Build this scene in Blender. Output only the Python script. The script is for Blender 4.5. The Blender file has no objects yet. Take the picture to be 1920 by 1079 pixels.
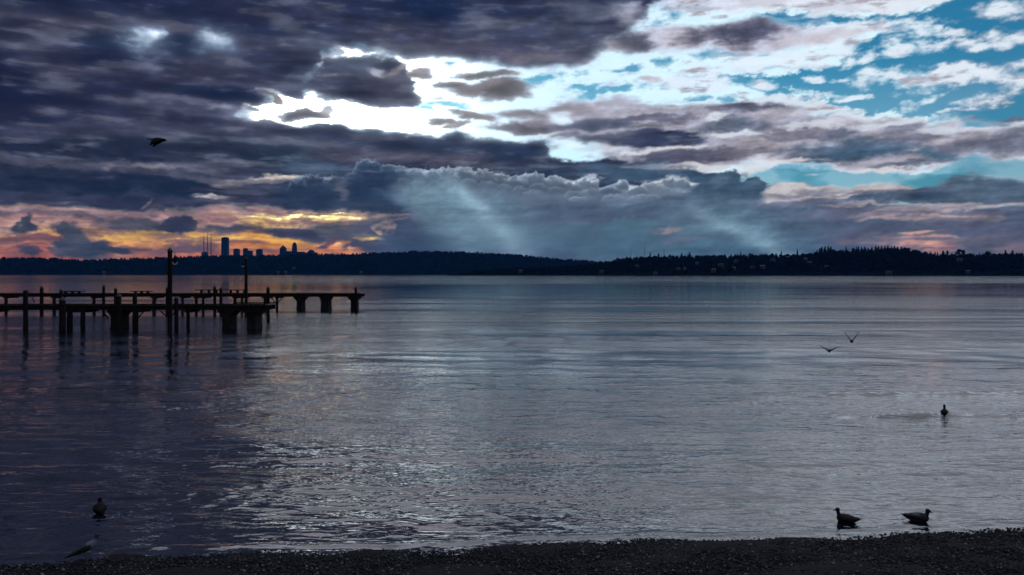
import bpy, bmesh, math, random
import numpy as np
from mathutils import Vector, Matrix

random.seed(5)
RS = np.random.RandomState(11)
scene = bpy.context.scene
COL = scene.collection

# ---------------------------------------------------------------- CAMERA
EYE = 4.8                                   # metres above the lake, on the bank behind the beach
cam_data = bpy.data.cameras.new("camera")
cam = bpy.data.objects.new("camera", cam_data)
COL.objects.link(cam)
cam.location = (0, 0, EYE)
cam.rotation_euler = (math.radians(90), 0, 0)
cam_data.sensor_width = 36.0
cam_data.lens = 36.0 * 1483.0 / 1920.0
cam_data.shift_y = -25.5 / 1920.0
cam_data.clip_start = 0.1
cam_data.clip_end = 90000.0
scene.camera = cam

# ---------------------------------------------------------------- WORLD, SUN, EXPOSURE
SUN_AZ, SUN_EL = -14.5, 12.5                # behind the bright gap in the clouds
world = bpy.data.worlds.new("World")
scene.world = world
world.use_nodes = True
wn, wl = world.node_tree.nodes, world.node_tree.links
wn.clear()
w_out = wn.new("ShaderNodeOutputWorld"); w_bg = wn.new("ShaderNodeBackground")
w_sky = wn.new("ShaderNodeTexSky"); w_sky.sky_type = 'NISHITA'; w_sky.sun_disc = False
w_sky.sun_elevation = math.radians(SUN_EL); w_sky.sun_rotation = math.radians(SUN_AZ)
w_sky.altitude = 10; w_sky.air_density = 1.0; w_sky.dust_density = 0.3; w_sky.ozone_density = 2.5
w_mul = wn.new("ShaderNodeMixRGB"); w_mul.blend_type = 'MULTIPLY'; w_mul.inputs[0].default_value = 1.0
w_mul.inputs[2].default_value = (0.14, 0.62, 0.78, 1)
wl.new(w_sky.outputs[0], w_mul.inputs[1]); wl.new(w_mul.outputs[0], w_bg.inputs[0])
w_bg.inputs[1].default_value = 0.10
wl.new(w_bg.outputs[0], w_out.inputs[0])

sun_data = bpy.data.lights.new("sun", 'SUN')
sun_data.energy = 1.5; sun_data.angle = math.radians(104); sun_data.color = (1.0, 0.86, 0.83)
sun = bpy.data.objects.new("sun", sun_data); COL.objects.link(sun)
_d = Vector((math.sin(math.radians(SUN_AZ)) * math.cos(math.radians(SUN_EL)), math.cos(math.radians(SUN_AZ)) * math.cos(math.radians(SUN_EL)), math.sin(math.radians(SUN_EL))))
sun.rotation_euler = _d.to_track_quat('Z', 'Y').to_euler()
sun.location = (0, 0, 60)

vs = scene.view_settings
scene.display_settings.display_device = 'sRGB'
vs.view_transform = 'Standard'; vs.look = 'None'; vs.exposure = 0.0; vs.gamma = 1.0
vs.use_curve_mapping = False
scene.cycles.use_denoising = True
scene.cycles.max_bounces = 6; scene.cycles.glossy_bounces = 3; scene.cycles.diffuse_bounces = 2
scene.cycles.transparent_max_bounces = 8; scene.cycles.volume_bounces = 0
scene.cycles.caustics_reflective = False; scene.cycles.caustics_refractive = False

# ---------------------------------------------------------------- HELPERS
def link(o, parent=None):
    COL.objects.link(o)
    if parent is not None: o.parent = parent
    return o
def tag(o, label=None, cat=None, group=None, kind=None):
    if label: o['label'] = label
    if cat: o['category'] = cat
    if group: o['group'] = group
    if kind: o['kind'] = kind
    return o
def empty(name, loc=(0, 0, 0), rz=0.0, label=None, cat=None, group=None):
    o = bpy.data.objects.new(name, None); link(o)
    o.location = loc; o.rotation_euler = (0, 0, rz); o.empty_display_size = .2
    return tag(o, label, cat, group)
def mesh_from(name, V, Fq, mat=None, smooth=False):
    """fast mesh from numpy verts and equal-size faces"""
    V = np.asarray(V, np.float32); Fq = np.asarray(Fq, np.int32)
    me = bpy.data.meshes.new(name); n, k = Fq.shape
    me.vertices.add(len(V)); me.vertices.foreach_set('co', V.ravel())
    me.loops.add(n * k); me.loops.foreach_set('vertex_index', Fq.ravel())
    me.polygons.add(n); me.polygons.foreach_set('loop_start', np.arange(0, n * k, k, dtype=np.int32))
    me.update(calc_edges=True)
    if smooth: me.polygons.foreach_set('use_smooth', np.ones(n, bool))
    if mat: me.materials.append(mat)
    return me
def ob(name, me, parent=None): return link(bpy.data.objects.new(name, me), parent)
def bm_ob(name, bm, mat, parent=None, smooth=False):
    me = bpy.data.meshes.new(name); bmesh.ops.recalc_face_normals(bm, faces=bm.faces); bm.to_mesh(me); bm.free()
    if smooth: me.polygons.foreach_set('use_smooth', np.ones(len(me.polygons), bool))
    for m in (mat if isinstance(mat, (list, tuple)) else [mat]): me.materials.append(m)
    return ob(name, me, parent)
def box(bm, x0, x1, y0, y1, z0, z1, top=None, jit=0.0):
    """axis box; top = (x0,x1,y0,y1) gives a different upper rectangle"""
    t = top or (x0, x1, y0, y1)
    c = [(x0, y0, z0), (x1, y0, z0), (x1, y1, z0), (x0, y1, z0), (t[0], t[2], z1), (t[1], t[2], z1), (t[1], t[3], z1), (t[0], t[3], z1)]
    v = [bm.verts.new((a + random.uniform(-jit, jit), b + random.uniform(-jit, jit), d + random.uniform(-jit, jit))) for a, b, d in c]
    for f in ((0, 3, 2, 1), (4, 5, 6, 7), (0, 1, 5, 4), (1, 2, 6, 5), (2, 3, 7, 6), (3, 0, 4, 7)): bm.faces.new([v[i] for i in f])
def loft(bm, secs, n=12, cap=True):
    """secs: (x,y,z, half width, half height[, sideways squash axis]) rings along a path"""
    P = [Vector(s[:3]) for s in secs]; rings = []
    for i, s in enumerate(secs):
        t = (P[min(i + 1, len(P) - 1)] - P[max(i - 1, 0)]).normalized()
        up = Vector((0, 0, 1)) if abs(t.z) < .92 else Vector((-1, 0, 0)) if t.z > 0 else Vector((1, 0, 0))
        side = t.cross(up).normalized(); u = side.cross(t).normalized()
        rings.append([bm.verts.new(P[i] + side * math.cos(2 * math.pi * k / n) * s[3] + u * math.sin(2 * math.pi * k / n) * s[4]) for k in range(n)])
    for a, b in zip(rings, rings[1:]):
        for k in range(n): bm.faces.new((a[k], a[(k + 1) % n], b[(k + 1) % n], b[k]))
    if cap:
        bm.faces.new(rings[0][::-1]); bm.faces.new(rings[-1])
def fuse(o, size, smooth=2):
    r = o.modifiers.new('fuse', 'REMESH'); r.mode = 'VOXEL'; r.voxel_size = size; r.use_smooth_shade = True
    s = o.modifiers.new('soften', 'SMOOTH'); s.iterations = smooth; s.factor = .5
    return o
def px(x, y, d):                 # the point at distance d that the photo shows at (x, y)
    return ((x - 960.0) / 1483.0 * d, d, EYE - (y - 514.0) / 1483.0 * d)

def mat_new(name):
    m = bpy.data.materials.new(name); m.use_nodes = True
    return m, m.node_tree.nodes, m.node_tree.links, m.node_tree.nodes['Principled BSDF']
def simple_mat(name, c1, c2, scale=4.0, rough=.8, bump=.0, stretch=(1, 1, 1), metal=0.0, detail=6, coords='Object', spec=.4):
    m, N, L, p = mat_new(name)
    tc = N.new('ShaderNodeTexCoord'); mp = N.new('ShaderNodeMapping'); mp.inputs['Scale'].default_value = stretch
    nz = N.new('ShaderNodeTexNoise'); nz.inputs['Scale'].default_value = scale; nz.inputs['Detail'].default_value = detail; nz.inputs['Roughness'].default_value = .65
    cr = N.new('ShaderNodeValToRGB'); cr.color_ramp.elements[0].position = .32; cr.color_ramp.elements[1].position = .7
    cr.color_ramp.elements[0].color = (*c1, 1); cr.color_ramp.elements[1].color = (*c2, 1)
    L.new(tc.outputs[coords], mp.inputs[0]); L.new(mp.outputs[0], nz.inputs['Vector']); L.new(nz.outputs['Fac'], cr.inputs[0]); L.new(cr.outputs[0], p.inputs['Base Color'])
    p.inputs['Roughness'].default_value = rough; p.inputs['Metallic'].default_value = metal; p.inputs['Specular IOR Level'].default_value = spec
    if bump:
        b = N.new('ShaderNodeBump'); b.inputs['Strength'].default_value = 1.0; b.inputs['Distance'].default_value = bump
        L.new(nz.outputs['Fac'], b.inputs['Height']); L.new(b.outputs[0], p.inputs['Normal'])
    return m

# ---------------------------------------------------------------- SKY
F = 1483.0                       # sky coordinates: U = azimuth * F, V = elevation * F (right, up)
def sky_uv(px, py):              # direction seen at photo pixel -> (U, V)
    az = np.arctan((np.asarray(px, float) - 960.0) / F)
    el = np.arctan((514.0 - np.asarray(py, float)) / F * np.cos(az))
    return az * F, el * F

_rs = np.random.RandomState(7)
_GR = _rs.rand(512, 512) * 2 * np.pi
_GX, _GY = np.cos(_GR), np.sin(_GR)
def perlin(x, y):
    xi = np.floor(x).astype(np.int64); yi = np.floor(y).astype(np.int64)
    fx = x - xi; fy = y - yi
    u = fx * fx * fx * (fx * (fx * 6 - 15) + 10); v = fy * fy * fy * (fy * (fy * 6 - 15) + 10)
    def g(ix, iy, dx, dy):
        a = ix & 511; b = iy & 511
        return _GX[a, b] * dx + _GY[a, b] * dy
    n00 = g(xi, yi, fx, fy); n10 = g(xi + 1, yi, fx - 1, fy)
    n01 = g(xi, yi + 1, fx, fy - 1); n11 = g(xi + 1, yi + 1, fx - 1, fy - 1)
    a = n00 + u * (n10 - n00); b = n01 + u * (n11 - n01)
    return (a + v * (b - a)) * 1.5
def fbm(x, y, o=5, gain=.5, off=0.0, billow=False):
    s = 0; a = 1.0; t = 0
    for k in range(o):
        n = perlin(x * 2 ** k + off + 17.3 * k, y * 2 ** k + off * 1.7 + 9.1 * k)
        if billow: n = 1 - 2.2 * np.abs(n)
        s = s + a * n; t += a; a *= gain
    return s / t * (1.0 if billow else 1.6)

class Sky:
    def __init__(S, U, V):
        S.U1, S.V1 = U, V
        UU, VV = np.meshgrid(U, V)
        S.N = {
            'w': fbm(UU / 170, VV / 34, 6, .55, 3.1),
            'p': fbm(UU / 46, VV / 34, 5, .5, 11.7, True) - .25,
            'r': fbm(UU / 40, VV / 20, 5, .6, 23.9),
            's': fbm(UU / 120, VV / 60, 4, .5, 41.3),
            'f': fbm(UU / 110, VV / 8, 5, .55, 71.3),
            'q': fbm(UU / 17, VV / 15, 4, .5, 91.7, True) - .2,
            'd': fbm(UU / 26, VV / 12, 5, .6, 83.3)}
        S.U = UU + 24 * fbm(UU / 130, VV / 60, 3, .5, 51.0) + 13 * fbm(UU / 50, VV / 26, 5, .62, 55.0)
        S.V = VV + 8 * fbm(UU / 150, VV / 50, 3, .5, 61.0) + 6.5 * fbm(UU / 55, VV / 24, 5, .62, 65.0)
        S.UU, S.VV = UU, VV
        S.c = np.zeros(UU.shape + (3,)); S.a = np.zeros(UU.shape)
    def mix(S, sl, m, col, alpha=1.0):
        col = np.asarray(col, float) / 255.0
        m3 = m[..., None]
        if alpha != 0.0: S.c[sl] = S.c[sl] * (1 - m3) + col * m3       # an opening only lets the clear sky through
        if alpha is not None: S.a[sl] = S.a[sl] * (1 - m) + alpha * m
    def blob(S, cx, cy, rx, ry, col, op=1.0, soft=.7, ang=0.0, n='w', amp=.6, add=False, alpha=1.0, warp=True):
        cu, cv = sky_uv(cx, cy)
        R = max(rx, ry) * 2.3 + 40
        i0, i1 = np.searchsorted(S.U1, [cu - R, cu + R]); j0, j1 = np.searchsorted(S.V1, [cv - R, cv + R])
        if i1 <= i0 or j1 <= j0: return
        sl = (slice(j0, j1), slice(i0, i1))
        U, V = (S.U, S.V) if warp else (S.UU, S.VV)
        dx = U[sl] - cu; dy = V[sl] - cv
        a = np.radians(-ang); ca, sa = np.cos(a), np.sin(a)
        x = (dx * ca + dy * sa) / rx; y = (-dx * sa + dy * ca) / ry
        rr = np.sqrt(x * x + y * y)
        soft = soft * 1.25
        m = np.clip((1 + soft * .5 - rr + amp * S.N[n][sl] + .22 * S.N['d'][sl]) / soft, 0, 1)
        m = m * m * (3 - 2 * m) * np.clip((2.1 - rr) / .5, 0, 1) * op
        if add:
            S.c[sl] += m[..., None] * np.asarray(col, float) / 255.0
        else: S.mix(sl, m, col, alpha)
    def cu(S, cx, cy, rx, ry, body, lit, lw=.35, op=1.0, la=100.0, amp=.28):
        """a rounded cauliflower head: shaded body, light rim on the side facing the hidden sun (angle la)"""
        cu, cv = sky_uv(cx, cy)
        R = max(rx, ry) * 1.8 + 10
        i0, i1 = np.searchsorted(S.U1, [cu - R, cu + R]); j0, j1 = np.searchsorted(S.V1, [cv - R, cv + R])
        sl = (slice(j0, j1), slice(i0, i1))
        x = (S.UU[sl] + 2.5 * S.N['r'][sl] - cu) / rx; y = (S.VV[sl] + 2 * S.N['d'][sl] - cv) / ry
        rr = np.sqrt(x * x + y * y) - amp * S.N['q'][sl] - .05 * S.N['d'][sl]
        th = np.arctan2(y, x)
        side = np.clip(np.cos(th - np.radians(la)), 0, 1) ** .8
        fade = np.clip(1.0 + y * 1.6, 0, 1)                     # melts into the mass below
        m = np.clip((1 - rr) / .16, 0, 1); m = m * m * (3 - 2 * m) * fade * op
        k = np.exp(-np.clip(1 - rr, 0, None) / lw) * side
        body = np.asarray(body, float); lit = np.asarray(lit, float)
        col = (body + (lit - body) * k[..., None]) / 255.
        m3 = m[..., None]
        S.c[sl] = S.c[sl] * (1 - m3) + col * m3; S.a[sl] = S.a[sl] * (1 - m) + m
    def region(S, top, bot, col, op=1.0, stop=8.0, sbot=8.0, n='w', amp=6.0, alpha=1.0, xfade=40, warp=True, rim=None):
        """fill between two polylines of photo points; soft edges; rim = (colour, width) lit along the top edge"""
        tu, tv = sky_uv(*zip(*top)); bu, bv = sky_uv(*zip(*bot))
        U, V = (S.U, S.V) if warp else (S.UU, S.VV)
        T = np.interp(U, tu, tv); B = np.interp(U, bu, bv)
        nn = S.N[n] * amp
        dt = T - V + nn; db = V - B + nn * .7
        lo = max(tu[0], bu[0]); hi = min(tu[-1], bu[-1])
        m = np.clip(dt / stop + .5, 0, 1) * np.clip(db / sbot + .5, 0, 1)
        m = m * m * (3 - 2 * m)
        if xfade:
            m = m * np.clip((U - lo + nn * 3) / xfade, 0, 1) * np.clip((hi - U + nn * 3) / xfade, 0, 1)
        S.mix(Ellipsis, m * op, col, alpha)
        if rim:
            rc, rw, ro = rim
            k = np.exp(-np.clip(dt, 0, None) / rw) * m * ro
            S.mix(Ellipsis, k, rc, None)
        return m
def G(v): return (v, v, v)

def paint_sky(U, V):
    S = Sky(U, V)
    b = S.blob; W, P, R_ = 'w', 'p', 'r'
    sl = Ellipsis
    UU, VV = S.UU, S.VV
    # far from the view: broken deck all round the horizon, denser overhead to the left
    S.c[...] = np.array([206, 214, 224]) / 255.; S.a[...] = 0.0
    S.mix(sl, np.clip(.5 + 1.3 * S.N['s'] + .8 * S.N['w'] + np.clip(np.abs(UU) / F - .8, -1, 1), 0, 1), (104, 110, 130))
    high = np.clip((VV - 480) / 120, 0, 1)
    S.mix(sl, high * np.clip(.85 + .9 * S.N['s'] + .9 * S.N['w'] , 0, 1), (206, 214, 226))
    S.mix(sl, high * np.clip(.10 + 1.1 * S.N['w'] - .5 * S.N['s'], 0, 1), (120, 120, 138))
    # ---- bright white veil through the middle and upper right
    S.region([(380, 170), (455, 172), (640, 84), (960, 60), (1240, -40), (1500, -40), (1765, -30), (1800, -30)], [(380, 240), (560, 262), (900, 300), (1075, 330), (1240, 345), (1500, 310), (1660, 325), (1800, 335)], (208, 234, 246), 1, 10, 12, R_, 8)
    S.region([(1380, 205), (1460, 172), (1524, 181), (1587, 201), (1634, 219), (1697, 214), (1744, 226), (1850, 232), (2100, 225)], [(1380, 320), (1500, 318), (1618, 324), (1738, 318), (1830, 300), (2100, 295)], (205, 214, 224), 1, 8, 10, R_, 6, xfade=30)
    # blue openings (clear sky behind)
    B = (206, 214, 224)
    def blue(x, y, rx, ry, ang=0, amp=.75, soft=.45, op=1): b(x, y, rx * .95, ry * 1.0, B, op * .9, 1.3, ang, R_, 1.25, alpha=0.0)
    S.region([(1395, 148), (1480, 140), (1545, 118), (1600, 92), (1660, 66), (1760, 20), (1830, -60), (2200, -80)], [(1395, 160), (1470, 168), (1530, 180), (1590, 200), (1634, 216), (1700, 210), (1830, 226), (2200, 215)], B, 1, 9, 8, R_, 16, alpha=0.0)
    S.region([(1400, 24), (1470, 18), (1560, 26), (1640, 28), (1700, 18), (1760, 8), (1800, -20), (1830, -60)], [(1400, 34), (1470, 46), (1560, 44), (1640, 58), (1700, 60), (1760, 60), (1800, 90), (1830, 120)], B, 1, 9, 9, R_, 15, alpha=0.0)
    S.region([(1245, 130), (1330, 136), (1400, 140), (1440, 142), (1500, 150)], [(1245, 132), (1330, 148), (1400, 166), (1440, 170), (1500, 178)], B, .95, 10, 10, R_, 16, alpha=0.0)
    for t in [(1031, 152, 52, 10, -6), (1173, 129, 26, 5), (1160, 172, 66, 5, -5), (1105, 166, 30, 4, -10), (842, 200, 42, 5, 5), (795, 208, 20, 4, 22), (1268, 25, 34, 8, -18), (1325, 103, 18, 7), (1252, 114, 16, 8), (1300, 186, 22, 4), (1262, 160, 22, 5), (1370, 190, 20, 4), (1365, 96, 20, 4), (1440, 97, 20, 4), (1470, 126, 60, 4), (852, 119, 14, 2.5), (1505, 222, 60, 4, -3), (1256, 215, 18, 4)]:
        blue(*t)
    # white scraps in the blue
    def scrap(x, y, rx, ry, ang=0, col=(216, 226, 236), op=.95, soft=1.15): b(x, y, rx * .92, ry * .9, col, op, soft * 1.2, ang, R_, 1.3)
    for t in [(1628, 52, 70, 11), (1590, 58, 40, 9), (1732, 52, 17, 12), (1706, 94, 66, 9, -3), (1715, 82, 30, 12), (1680, 96, 30, 9), (1587, 97, 20, 5), (1583, 118, 18, 7), (1539, 99, 14, 5), (1618, 150, 26, 12), (1690, 139, 38, 6, 3), (1776, 145, 52, 13), (1800, 132, 34, 8), (1840, 140, 50, 14),
              (1519, 151, 12, 5), (1565, 156, 18, 4), (1434, 159, 18, 6), (1561, 179, 18, 3), (1599, 183, 20, 3.5), (1741, 189, 28, 6, -18), (1788, 58, 20, 6), (1822, 88, 12, 8), (1800, 210, 20, 3), (1480, 120, 70, 9), (1400, 118, 90, 13), (1470, 100, 60, 7), (1290, 150, 50, 16), (1340, 160, 40, 11), (1500, 70, 70, 14), (1560, 76, 45, 7),
              (1900, 70, 60, 12), (1870, 190, 40, 8), (1960, 150, 60, 12), (1880, 20, 40, 10)]:
        scrap(*t)
    S.region([(1230, -60), (1500, -60), (1640, -60), (1740, -60), (1790, -60)], [(1230, 22), (1420, 20), (1560, 20), (1660, 24), (1790, 0)], (214, 221, 231), 1, 8, 10, R_, 9)
    b(1420, 2, 60, 10, (188, 180, 192), .5); b(1560, 8, 50, 8, (190, 190, 205), .5)
    # mauve-grey cloud body top right
    b(1430, 66, 150, 22, (186, 182, 198), .85, .9); b(1270, 66, 70, 20, (176, 168, 182), .8, .9); b(1385, 58, 78, 19, (98, 97, 118), 1, .9, n=W, amp=.5)
    b(1395, 62, 50, 10, (80, 84, 108), .8, .9); b(1550, 66, 60, 12, (188, 178, 192), .7, .9)
    # small brown-grey clouds in the bright centre
    bc = (112, 102, 112)
    b(914, 138, 50, 7, bc, 1, .6, -3); b(905, 167, 80, 13, (122, 112, 122), .95, .6, -4); b(950, 172, 36, 13, (104, 95, 106), .9, .7, -10); b(860, 160, 38, 6, (108, 98, 106), .9, .6)
    b(897, 222, 42, 6, (132, 118, 124), .95, .6, 8); b(822, 232, 30, 5, (126, 112, 118), .95, .6, 0); b(856, 240, 24, 4, (150, 134, 138), .9, .7, -12); b(785, 135, 26, 8, (135, 118, 124), .9, .7)
    b(1225, 150, 20, 5, (170, 155, 165), .8, .7)
    b(503, 184, 12, 9, (130, 110, 105), .9, .7, 60); b(572, 216, 46, 9, (92, 84, 100), 1, .6, -4); b(466, 206, 12, 4, (120, 105, 110), .9); b(612, 205, 22, 10, (150, 135, 140), .7, .8, -45)
    # right-hand banded group
    S.region([(965, 232), (990, 205), (1080, 182), (1170, 188), (1240, 196), (1330, 200), (1420, 196), (1500, 210), (1600, 226), (1700, 228), (1830, 240), (2100, 240)],
             [(965, 250), (1050, 256), (1160, 300), (1240, 312), (1330, 318), (1440, 300), (1500, 300), (1618, 318), (1738, 314), (1830, 296), (2100, 290)], (158, 152, 168), .82, 14, 14, W, 10)
    for t in [(987, 219, 48, 11, (122, 112, 126)), (985, 243, 58, 7, (100, 94, 108)), (1115, 233, 62, 11, (74, 84, 108)), (1195, 222, 58, 7, (98, 98, 118)), (1150, 261, 105, 11, (64, 72, 96)), (1230, 258, 70, 10, (62, 68, 94)), (1075, 200, 50, 8, (140, 135, 150)),
              (1407, 202, 56, 8, (92, 96, 116)), (1380, 233, 60, 13, (98, 108, 128)), (1259, 226, 44, 10, (108, 106, 124)), (1275, 262, 55, 12, (56, 66, 94)), (1492, 249, 56, 9, (122, 120, 137)), (1580, 248, 24, 8, (104, 110, 130)), (1590, 278, 92, 18, (92, 108, 128)), (1575, 286, 84, 14, (70, 94, 118)),
              (1498, 287, 28, 7, (104, 110, 130)), (1757, 292, 32, 14, (72, 104, 128)), (1725, 258, 58, 12, (116, 118, 136)), (1680, 312, 56, 4.5, (104, 112, 130)), (1310, 293, 84, 10, (84, 83, 104)), (1400, 287, 60, 7, (120, 115, 132)), (1690, 240, 40, 9, (120, 122, 140)), (1800, 262, 40, 12, (170, 165, 178)),
              (1210, 240, 40, 5, (120, 116, 130)), (1440, 270, 60, 6, (150, 140, 155)), (1840, 280, 60, 14, (120, 124, 142)), (1920, 260, 70, 16, (110, 116, 134))]:
        b(t[0], t[1], t[2], t[3], t[4], .95, .8, 0, W, .55)
    for t in [(1050, 219, 20, 9, (222, 238, 246)), (1009, 253, 34, 4, (220, 228, 232)), (1078, 288, 40, 15, (198, 230, 242)), (1060, 272, 22, 10, (214, 230, 236)), (1130, 280, 50, 5, (190, 190, 196)), (1207, 283, 30, 4, (214, 214, 218)), (1375, 252, 50, 6, (206, 208, 212)), (1271, 280, 50, 3, (205, 196, 196)), (1345, 222, 24, 6, (214, 216, 222)),
              (1470, 300, 50, 4, (218, 206, 204)), (1618, 321, 70, 3.5, (212, 202, 206)), (1320, 312, 70, 5, (208, 200, 200)), (1413, 322, 40, 7, (206, 204, 208)), (1250, 308, 50, 4, (200, 194, 198)), (1530, 232, 60, 5, (205, 208, 216)), (1640, 232, 50, 4, (204, 210, 220)), (1780, 240, 50, 6, (196, 202, 214))]:
        b(t[0], t[1], t[2], t[3], t[4], .85, .9, 0, R_, .6)
    # ---- top deck, navy
    S.region([(-900, -2500), (-100, -2500), (160, -1200), (330, -420), (480, -190), (640, -130), (900, -110), (1330, -90), (1700, -310)], [(-900, 400), (-200, 400), (45, 400), (300, 400), (470, 262), (555, 236), (600, 104), (640, 92), (697, 88), (735, 95), (798, 100), (892, 108), (955, 120), (1065, 122), (1113, 96), (1160, 62), (1200, 36), (1239, 8), (1330, -60), (1700, -300)], (66, 70, 94), 1, 10, 22, R_, 9, xfade=0, warp=True)
    # reopen the gap left of centre
    S.region([(438, 222), (455, 200), (490, 170), (515, 167), (555, 180), (590, 190), (640, 150), (660, 190)], [(438, 224), (470, 232), (520, 230), (555, 242), (590, 230), (640, 236), (660, 240)], (214, 236, 247), 1, 9, 9, R_, 6, xfade=12)
    b(560, 205, 60, 18, (216, 238, 248), .8, .8, 0, R_, .5)
    b(503, 184, 11, 8, (134, 114, 108), .9, .7, 60); b(576, 217, 46, 8, (92, 84, 100), 1, .6, -4); b(466, 206, 12, 4, (120, 105, 110), .9); b(614, 207, 20, 10, (150, 135, 140), .7, .8, -45); b(560, 208, 20, 3, (110, 98, 108), .8)
    # lobe hanging from the deck
    S.region([(590, 110), (640, 112), (700, 98), (735, 108), (752, 120), (772, 150), (783, 178)], [(590, 180), (640, 188), (700, 196), (735, 198), (760, 197), (778, 190), (783, 184)], (74, 78, 98), 1, 9, 9, R_, 4, xfade=14)
    b(668, 118, 46, 14, (84, 96, 116), .8, .9); b(700, 170, 66, 16, (66, 66, 86), .9, .9); b(709, 134, 15, 8, (188, 190, 206), .85, .9, 20, R_); b(745, 122, 22, 6, (176, 160, 164), .6, .9, -30); b(650, 94, 30, 6, (198, 214, 230), .9, .8)
    b(650, 158, 40, 5, (58, 66, 90), .8); b(770, 184, 12, 8, (110, 98, 110), .6)
    # tones inside the deck
    for t in [(900, 20, 300, 22, (42, 52, 84), .9), (800, 10, 160, 22, (30, 44, 80), 1), (1090, 68, 90, 20, (80, 86, 108), .9), (960, 66, 120, 14, (66, 74, 102), .9), (850, 92, 120, 9, (92, 90, 112), .8), (720, 62, 90, 12, (72, 74, 98), .8), (1010, 104, 80, 9, (128, 122, 138), .8), (1010, 40, 90, 10, (74, 82, 104), .7), (1120, 22, 60, 12, (92, 100, 122), .8),
              (1170, 30, 34, 14, (168, 168, 184), .7), (1185, 82, 34, 14, (84, 84, 104), .9), (1150, 90, 30, 8, (160, 150, 160), .6), (680, 20, 80, 18, (46, 54, 84), .8),
              (300, 8, 300, 22, (30, 40, 72), .9), (80, 10, 120, 16, (36, 44, 72), .6), (90, 40, 90, 8, (72, 72, 92), .8), (200, 50, 90, 6, (74, 74, 96), .7), (290, 44, 60, 6, (92, 92, 114), .8), (480, 30, 150, 16, (44, 48, 76), .8), (560, 56, 90, 12, (38, 52, 82), .8),
              (110, 70, 110, 14, (38, 42, 68), .9), (150, 95, 120, 10, (52, 54, 80), .8), (200, 78, 50, 13, (40, 54, 82), .9), (340, 84, 40, 12, (34, 50, 80), .9), (262, 117, 84, 17, (28, 36, 66), 1), (60, 120, 100, 12, (46, 48, 74), .9), (150, 128, 70, 5, (78, 76, 98), .7), (400, 140, 120, 10, (56, 58, 82), .8), (250, 150, 160, 10, (54, 54, 80), .7),
              (87, 173, 110, 22, (28, 34, 64), 1), (230, 172, 110, 14, (40, 44, 72), .9), (409, 176, 50, 15, (26, 38, 68), 1), (350, 160, 60, 6, (40, 50, 78), .7), (-60, 160, 100, 60, (26, 32, 60), .9),
              (330, 188, 56, 6, (112, 114, 138), .8), (405, 201, 30, 6, (140, 144, 166), .85), (240, 196, 70, 8, (72, 74, 98), .7), (440, 212, 30, 8, (120, 124, 146), .6), (360, 214, 70, 5, (84, 88, 112), .7),
              (90, 206, 110, 8, (44, 48, 76), .8), (300, 221, 110, 7, (44, 48, 74), .9), (90, 222, 110, 6, (34, 40, 68), .9), (480, 240, 80, 8, (88, 90, 112), .8), (90, 240, 120, 8, (64, 66, 90), .9), (250, 238, 90, 5, (72, 74, 98), .7), (435, 242, 24, 5, (130, 134, 156), .7),
              (530, 130, 80, 14, (60, 68, 94), .9), (447, 120, 22, 11, (112, 118, 140), .8), (412, 92, 22, 9, (98, 108, 132), .7), (500, 105, 60, 8, (54, 60, 88), .8), (600, 162, 66, 9, (50, 60, 86), .95), (585, 148, 44, 5, (104, 114, 136), .8), (622, 143, 16, 3, (148, 156, 174), .7), (600, 85, 40, 14, (84, 92, 116), .8), (628, 102, 14, 9, (186, 200, 216), .8), (608, 104, 10, 4, (150, 160, 180), .7),
              (560, 165, 22, 4, (120, 126, 146), .5), (430, 155, 50, 5, (76, 78, 102), .7)]:
        b(t[0], t[1], t[2], t[3], t[4], t[5], .9, 0, W, .6)
    for x, y, s in [(276, 71, 1.), (404, 69, .85)]:
        b(x, y + 4, 32, 24, (108, 128, 156), .7, 1.3, 0, R_, .5); b(x - 2, y, 22, 15, (168, 190, 210), .85 * s, 1.1, -12, R_, .7); b(x - 3, y - 1, 10, 8, (205, 218, 232), .6 * s, 1.2, 20, R_, .8)
    b(298, 60, 12, 6, (190, 208, 224), .6, 1, 0, R_)
    # ---- lower-left banks
    S.region([(-900, 255), (45, 255), (300, 254), (470, 250), (560, 244), (640, 235), (703, 244), (782, 250), (861, 254), (924, 268), (975, 272), (1018, 266), (1034, 290), (1075, 306), (1160, 298), (1239, 313), (1337, 318), (1440, 352)], [(-900, 560), (1440, 560)], (54, 62, 84), 1, 9, 9, W, 4, xfade=30)
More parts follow.
